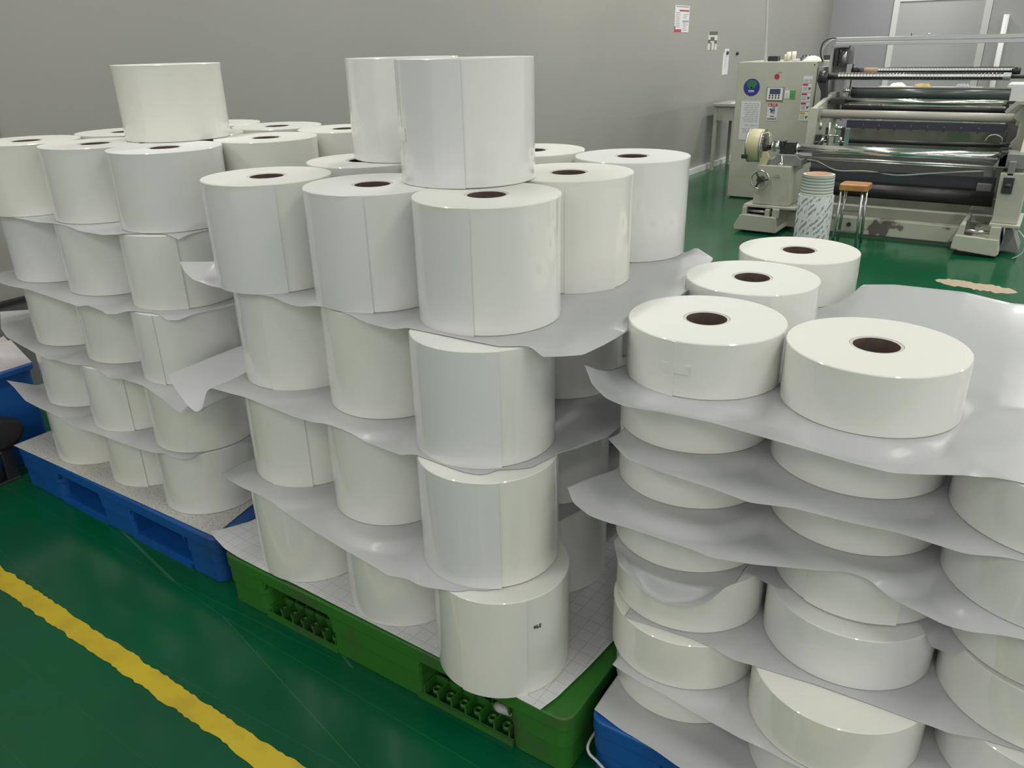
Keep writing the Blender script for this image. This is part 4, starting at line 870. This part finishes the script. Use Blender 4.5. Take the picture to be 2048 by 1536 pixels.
P(MB().prism([(-.19, .02), (-.08, .04), (-.14, .17), (-.18, .17)], 6.2, 6.45, 'y'), 'gusset', M_grey)
P(MB().tube([(-.12, 6.1, .20), (-.06, 6.05, .15), (-.05, 6.05, .06), (-.1, 6.05, .012)], .004), 'air_hose', M_tube)
# floor beams between the feet
P(MB().box(-1.66, -.42, 6.30, 6.38, .02, .135), 'front_beam', M_creamworn, .004)
P(MB().box(-1.66, -.28, 6.60, 6.68, .06, .17), 'cross_beam', M_cream, .004)
P(MB().box(-1.66, -.28, 6.78, 6.86, .14, .235), 'cross_beam', M_beige, .004)
P(MB().prism([(-.44, .22), (-.28, .22), (-.28, .30), (-.38, .30)], 6.55, 6.6, 'y'), 'beam_bracket', M_cream, .003)
P(MB().lathe([(.016, 0), (.016, .01)], 6, (-1.19, 6.288, .085), 'y'), 'beam_bolt', M_dark)

# ---------------- stool and paper tube stack before the machine ----------------
st_ = empty('stool', (-1.13, 6.05, 0), 0, 'low stool with an orange wooden seat and thin metal legs beside the paper tube', 'stool')
part(MB().prism(rounded(-1.226, -1.036, 5.93, 6.12, .03), .39, .43, 'z'), 'seat', M_wood, st_, .004)
for x in (-1.205, -1.068):
    for y in (5.95, 6.10): part(MB().cyl(.010, (x, y, .39), (x + (.012 if x > -1.2 else -.012), y + (-.01 if y < 6.0 else .01), 0), 12), 'leg', M_steel, st_)
part(MB().box(-1.21, -1.06, 5.942, 5.952, .245, .257), 'rung', M_steel, st_)
part(MB().box(-1.213, -1.057, 5.94, 5.95, .10, .11), 'rung', M_steel, st_)
def wrap_material():
    M = mat('tube_wrap', (.66, .69, .68), .6); nt = M.node_tree; b = nt.nodes['Principled BSDF']
    tc = nt.nodes.new('ShaderNodeTexCoord'); mp = nt.nodes.new('ShaderNodeMapping'); nt.links.new(tc.outputs['UV'], mp.inputs[0])
    mp.inputs['Rotation'].default_value = (0, 0, .75); mp.inputs['Scale'].default_value = (34, 14, 1)
    n = nt.nodes.new('ShaderNodeTexNoise'); n.inputs['Scale'].default_value = 1.0; n.inputs['Detail'].default_value = 4; nt.links.new(mp.outputs[0], n.inputs[0])
    wv = nt.nodes.new('ShaderNodeTexWave'); wv.inputs['Scale'].default_value = 3.2; wv.inputs['Distortion'].default_value = 2; wv.bands_direction = 'X'
    mp2 = nt.nodes.new('ShaderNodeMapping'); mp2.inputs['Rotation'].default_value = (0, 0, .75); mp2.inputs['Scale'].default_value = (3, 3, 1); nt.links.new(tc.outputs['UV'], mp2.inputs[0]); nt.links.new(mp2.outputs[0], wv.inputs[0])
    a = nt.nodes.new('ShaderNodeMath'); a.operation = 'GREATER_THAN'; a.inputs[1].default_value = .52; nt.links.new(wv.outputs['Fac'], a.inputs[0])
    c = nt.nodes.new('ShaderNodeMath'); c.operation = 'GREATER_THAN'; c.inputs[1].default_value = .5; nt.links.new(n.outputs[0], c.inputs[0])
    d_ = nt.nodes.new('ShaderNodeMath'); d_.operation = 'MULTIPLY'; nt.links.new(a.outputs[0], d_.inputs[0]); nt.links.new(c.outputs[0], d_.inputs[1])
    mx = nt.nodes.new('ShaderNodeMix'); mx.data_type = 'RGBA'; mx.inputs[6].default_value = (.66, .69, .68, 1); mx.inputs[7].default_value = (.27, .32, .33, 1)
    nt.links.new(d_.outputs[0], mx.inputs[0]); nt.links.new(mx.outputs[2], b.inputs['Base Color']); return M
tb = empty('paper_tube', (-1.352, 5.86, 0), 0, 'upright thick paper tube wrapped in printed white paper, coils showing at its top', 'paper tube')
def uvlathe(name, prof, m, n=48):
    me = bpy.data.meshes.new(name); vs = []; fs = []; uv = []
    for r, h in prof:
        for i in range(n + 1): a = 2 * PI * i / n; vs.append((r * math.cos(a), r * math.sin(a), h))
    for j in range(len(prof) - 1):
        for i in range(n): fs.append((j * (n + 1) + i, j * (n + 1) + i + 1, (j + 1) * (n + 1) + i + 1, (j + 1) * (n + 1) + i))
    me.from_pydata(vs, [], fs); l = me.uv_layers.new()
    for p in me.polygons:
        for li, vi in zip(p.loop_indices, p.vertices): l.data[li].uv = ((vi % (n + 1)) / n * .75, vs[vi][2])
    me.materials.append(m); me.polygons.foreach_set('use_smooth', [True] * len(me.polygons)); me.update()
    o = bpy.data.objects.new(name, me); C.objects.link(o); o.parent = tb; auto(o); return o
uvlathe('printed_wrap', [(.10, 0), (.121, .0), (.121, .355), (.119, .36), (.10, .36)], wrap_material())
for i in range(7):
    z = .36 + i * .0205
    MB().lathe([(.085, z), (.108 - .0004 * i, z), (.110 - .0004 * i, z + .002), (.110 - .0004 * i, z + .0175), (.107, z + .0195), (.085, z + .0195)], 48, closed=True).build('paper_coil', mat('coil_paper', (.60, .64, .58), .6), tb)
    MB().lathe([(.1068, z + .0195), (.1095, z + .0195), (.1095, z + .0206), (.1068, z + .0206)], 48, closed=True).build('green_edge', mat('coil_edge', (.10, .17, .13), .7), tb)
MB().lathe([(.080, .345), (.0855, .345), (.0855, .508), (.080, .508)], 48, closed=True).build('inner_tube', M_cardb, tb)

# ---------------- desk behind the cabinet, wall papers ----------------
dk_ = empty('desk', (-3.05, 9.2, 0), 0, 'grey metal desk against the wall behind the control cabinet', 'desk')
def D(mb, n, m, b=0): return part(mb, n, m, dk_, b)
D(MB().box(-3.33, -2.55, 9.0, 9.6, .70, .728), 'desk_top', mat('desk_grey', (.34, .34, .33), .5), .003)
D(MB().box(-3.30, -2.58, 9.03, 9.05, .55, .70), 'apron', M_beige)
for x in (-3.31, -2.60):
    for y in (9.02, 9.55): D(MB().box(x, x + .035, y, y + .035, 0, .70), 'leg', M_beige)
D(MB().box(-3.10, -2.60, 9.10, 9.45, .13, .15), 'foot_shelf', M_white)
D(MB().box(-3.06, -2.66, 9.15, 9.45, .152, .50), 'drawer_unit', M_grey, .004)
D(MB().cyl(.015, (-3.02, 9.02, .62), (-3.02, 9.03, .62), 14), 'knob', M_ink)
one('paper_stack', crumple(-3.15, -2.8, 9.05, 9.4, .729, .035), M_paper, 'white papers lying on the grey desk', 'papers')
one('desk_lamp_base', MB().box(-3.02, -2.98, 9.2, 9.26, .77, .86).box(-3.03, -2.93, 9.19, 9.27, .76, .775), M_dark, 'small dark holder standing on the desk papers', 'holder')
XW = -3.3995
def wallbox(y0, y1, z0, z1, d=.003, x=XW): return MB().box(x, x + d, y0, y1, z0, z1)
p1 = tag(wallbox(7.97, 8.34, 1.462, 1.706).build('poster', M_paper), 'white printed notice with red headings high on the wall', 'poster')
mb = MB().box(-3.3965, -3.3955, 8.0, 8.32, 1.69, 1.70); mb.build('grey_heading', M_inkg, p1)
mb = MB().box(-3.3965, -3.3955, 8.08, 8.33, 1.652, 1.667).box(-3.3965, -3.3955, 7.972, 8.15, 1.465, 1.49).box(-3.3965, -3.3955, 7.972, 7.995, 1.49, 1.52); mb.build('red_heading', M_red, p1)
mb = MB().box(-3.3965, -3.3955, 8.17, 8.33, 1.556, 1.572)
for i in range(9): mb.box(-3.3965, -3.3955, 8.0, 8.0 + random.uniform(.08, .14), 1.51 + i * .016, 1.515 + i * .016)
for i in range(10):
    if i not in (5, 6): mb.box(-3.3965, -3.3955, 8.18, 8.18 + random.uniform(.08, .14), 1.48 + i * .016, 1.485 + i * .016)
mb.build('text_lines', M_inkg, p1)
p2 = tag(wallbox(8.914, 9.19, 1.283, 1.471).build('poster', mat('poster_pale', (.62, .62, .55), .5)), 'small pale poster with dark blocks on the wall above the desk', 'poster')
mb = MB()
for y0, y1, z0, z1 in ((8.93, 9.19, 1.435, 1.471), (8.98, 9.10, 1.375, 1.415), (8.914, 8.98, 1.352, 1.388), (9.10, 9.18, 1.345, 1.382)): mb.box(-3.3965, -3.3955, y0, y1, z0, z1)
mb.build('dark_block', mat('poster_dark', (.11, .11, .10), .6), p2)
mb = MB().box(-3.3965, -3.3955, 8.98, 9.03, 1.285, 1.36).box(-3.3965, -3.3955, 9.10, 9.12, 1.285, 1.34); mb.build('brown_block', mat('poster_brown', (.28, .22, .20), .6), p2)
p3 = tag(wallbox(9.42, 9.61, 1.012, 1.25).build('hanging_paper', M_paper), 'white sheet hanging from a clip on the wall left of the cabinet', 'paper')
wallbox(9.46, 9.60, 1.25, 1.29).build('clipboard_top', M_paper, p3)
mb = MB(); [mb.box(-3.3965, -3.3955, 9.48, 9.48 + random.uniform(.04, .09), 1.20 - i * .022, 1.204 - i * .022) for i in range(6)]; mb.build('text_lines', M_inkg, p3)
mb = MB().lathe([(.016, -.006), (.02, 0), (.02, .012), (.008, .02)], 16, (-3.393, 9.535, 1.245), 'x'); mb.build('clip', M_ink, p3)
one('wall_hook', MB().lathe([(.015, -.008), (.019, 0), (.019, .012), (.008, .022)], 16, (-3.392, 9.875, 1.233), 'x'), M_ink, 'black round hook on the wall right of the hanging paper', 'hook')
# things behind the machine
one('white_appliance', MB().box(-.47, -.20, 8.45, 8.8, .0, .98), M_white, 'white boxy appliance standing behind the right end of the machine', 'appliance', bevel=.01)
tbl = empty('work_table', (-1.1, 8.7, 0), 0, 'table behind the machine with cloths on it', 'table')
part(MB().box(-1.60, -.70, 8.4, 9.0, .90, .925), 'table_top', M_white, tbl)
for x in (-1.58, -.75):
    for y in (8.42, 8.95): part(MB().box(x, x + .03, y, y + .03, 0, .90), 'leg', M_white, tbl)
one('yellow_cloth', crumple(-1.25, -1.08, 8.48, 8.7, .926, .05), mat('cloth_ochre', (.45, .33, .14), .8), 'ochre cloth bundle on the table behind the machine', 'cloth')
one('white_cloth', crumple(-1.46, -1.30, 8.48, 8.7, .926, .055), M_tape, 'pale cloth bundle on the table behind the machine', 'cloth')
one('grey_cloth', crumple(-.90, -.76, 8.48, 8.7, .926, .05), M_inkg, 'grey cloth bundle on the right of the table behind the machine', 'cloth')

# ---------------- left edge: crate, papers, trolley, low cabinet ----------------
cr = empty('plastic_crate', (-3.13, .96, 0), 0, 'plain blue plastic crate at the left edge behind the left-hand stack', 'crate')
part(MB().prism(rounded(-3.36, -2.912, .72, 1.20, .03), 0, .34, 'z'), 'crate_body', M_blue, cr, .004)
part(MB().prism(rounded(-3.375, -2.90, .705, 1.212, .035), .34, .362, 'z'), 'crate_rim', M_blue, cr, .004)
one('crumpled_film', crumple(-3.13, -2.915, .86, 1.205, .363, .10, 9, .55, 5), mat('film_waste', (.62, .57, .58), .4), 'crumpled white film waste piled on the blue crate', 'film waste')
one('grey_bag', crumple(-3.35, -3.17, .86, 1.19, .363, .13, 9, .5, 4), mat('bag_grey', (.13, .13, .14), .6), 'dark grey bag lying beside the film waste on the blue crate', 'bag')
lc = empty('wall_cabinet', (-3.3, 1.6, 0), 0, 'low grey metal cabinet against the wall at the left edge', 'cabinet')
part(MB().box(-3.395, -3.38, .6, 2.5, 0.0, .46), 'back_plate', mat('trunk_grey', (.20, .20, .20), .5), lc)
part(MB().box(-3.395, -3.36, .6, 2.5, .46, .475), 'black_edge', M_black, lc)
tr_ = empty('trolley', (-2.9, .97, 0), 0, 'black wheeled trolley foot at the far left edge beside the blue pallet', 'trolley')
def T(mb, n, m, b=0): return part(mb, n, m, tr_, b)
T(MB().prism([(.93, .13), (1.03, .128), (1.062, .15), (1.082, .185), (1.073, .21), (1.02, .235), (.93, .24)], -2.88, -2.80, 'x'), 'drive_housing', M_black, .012)
T(MB().prism([(.94, .09), (.94, .112), (1.06, .142), (1.06, .130)], -2.85, -2.835, 'x'), 'grey_bar', M_grey)
T(MB().prism([(.995, .12), (1.032, .122), (1.036, .006), (.99, .006)], -2.86, -2.83, 'x'), 'leg', M_blackp, .004)
T(MB().lathe([(.012, -.02), (.036, -.018), (.04, -.01), (.04, .01), (.036, .018), (.012, .02)], 28, (-2.845, .945, .041), 'x'), 'caster_wheel', M_black)
T(MB().box(-2.87, -2.82, .93, 1.03, .0, .008), 'foot_plate', M_dark, .002)
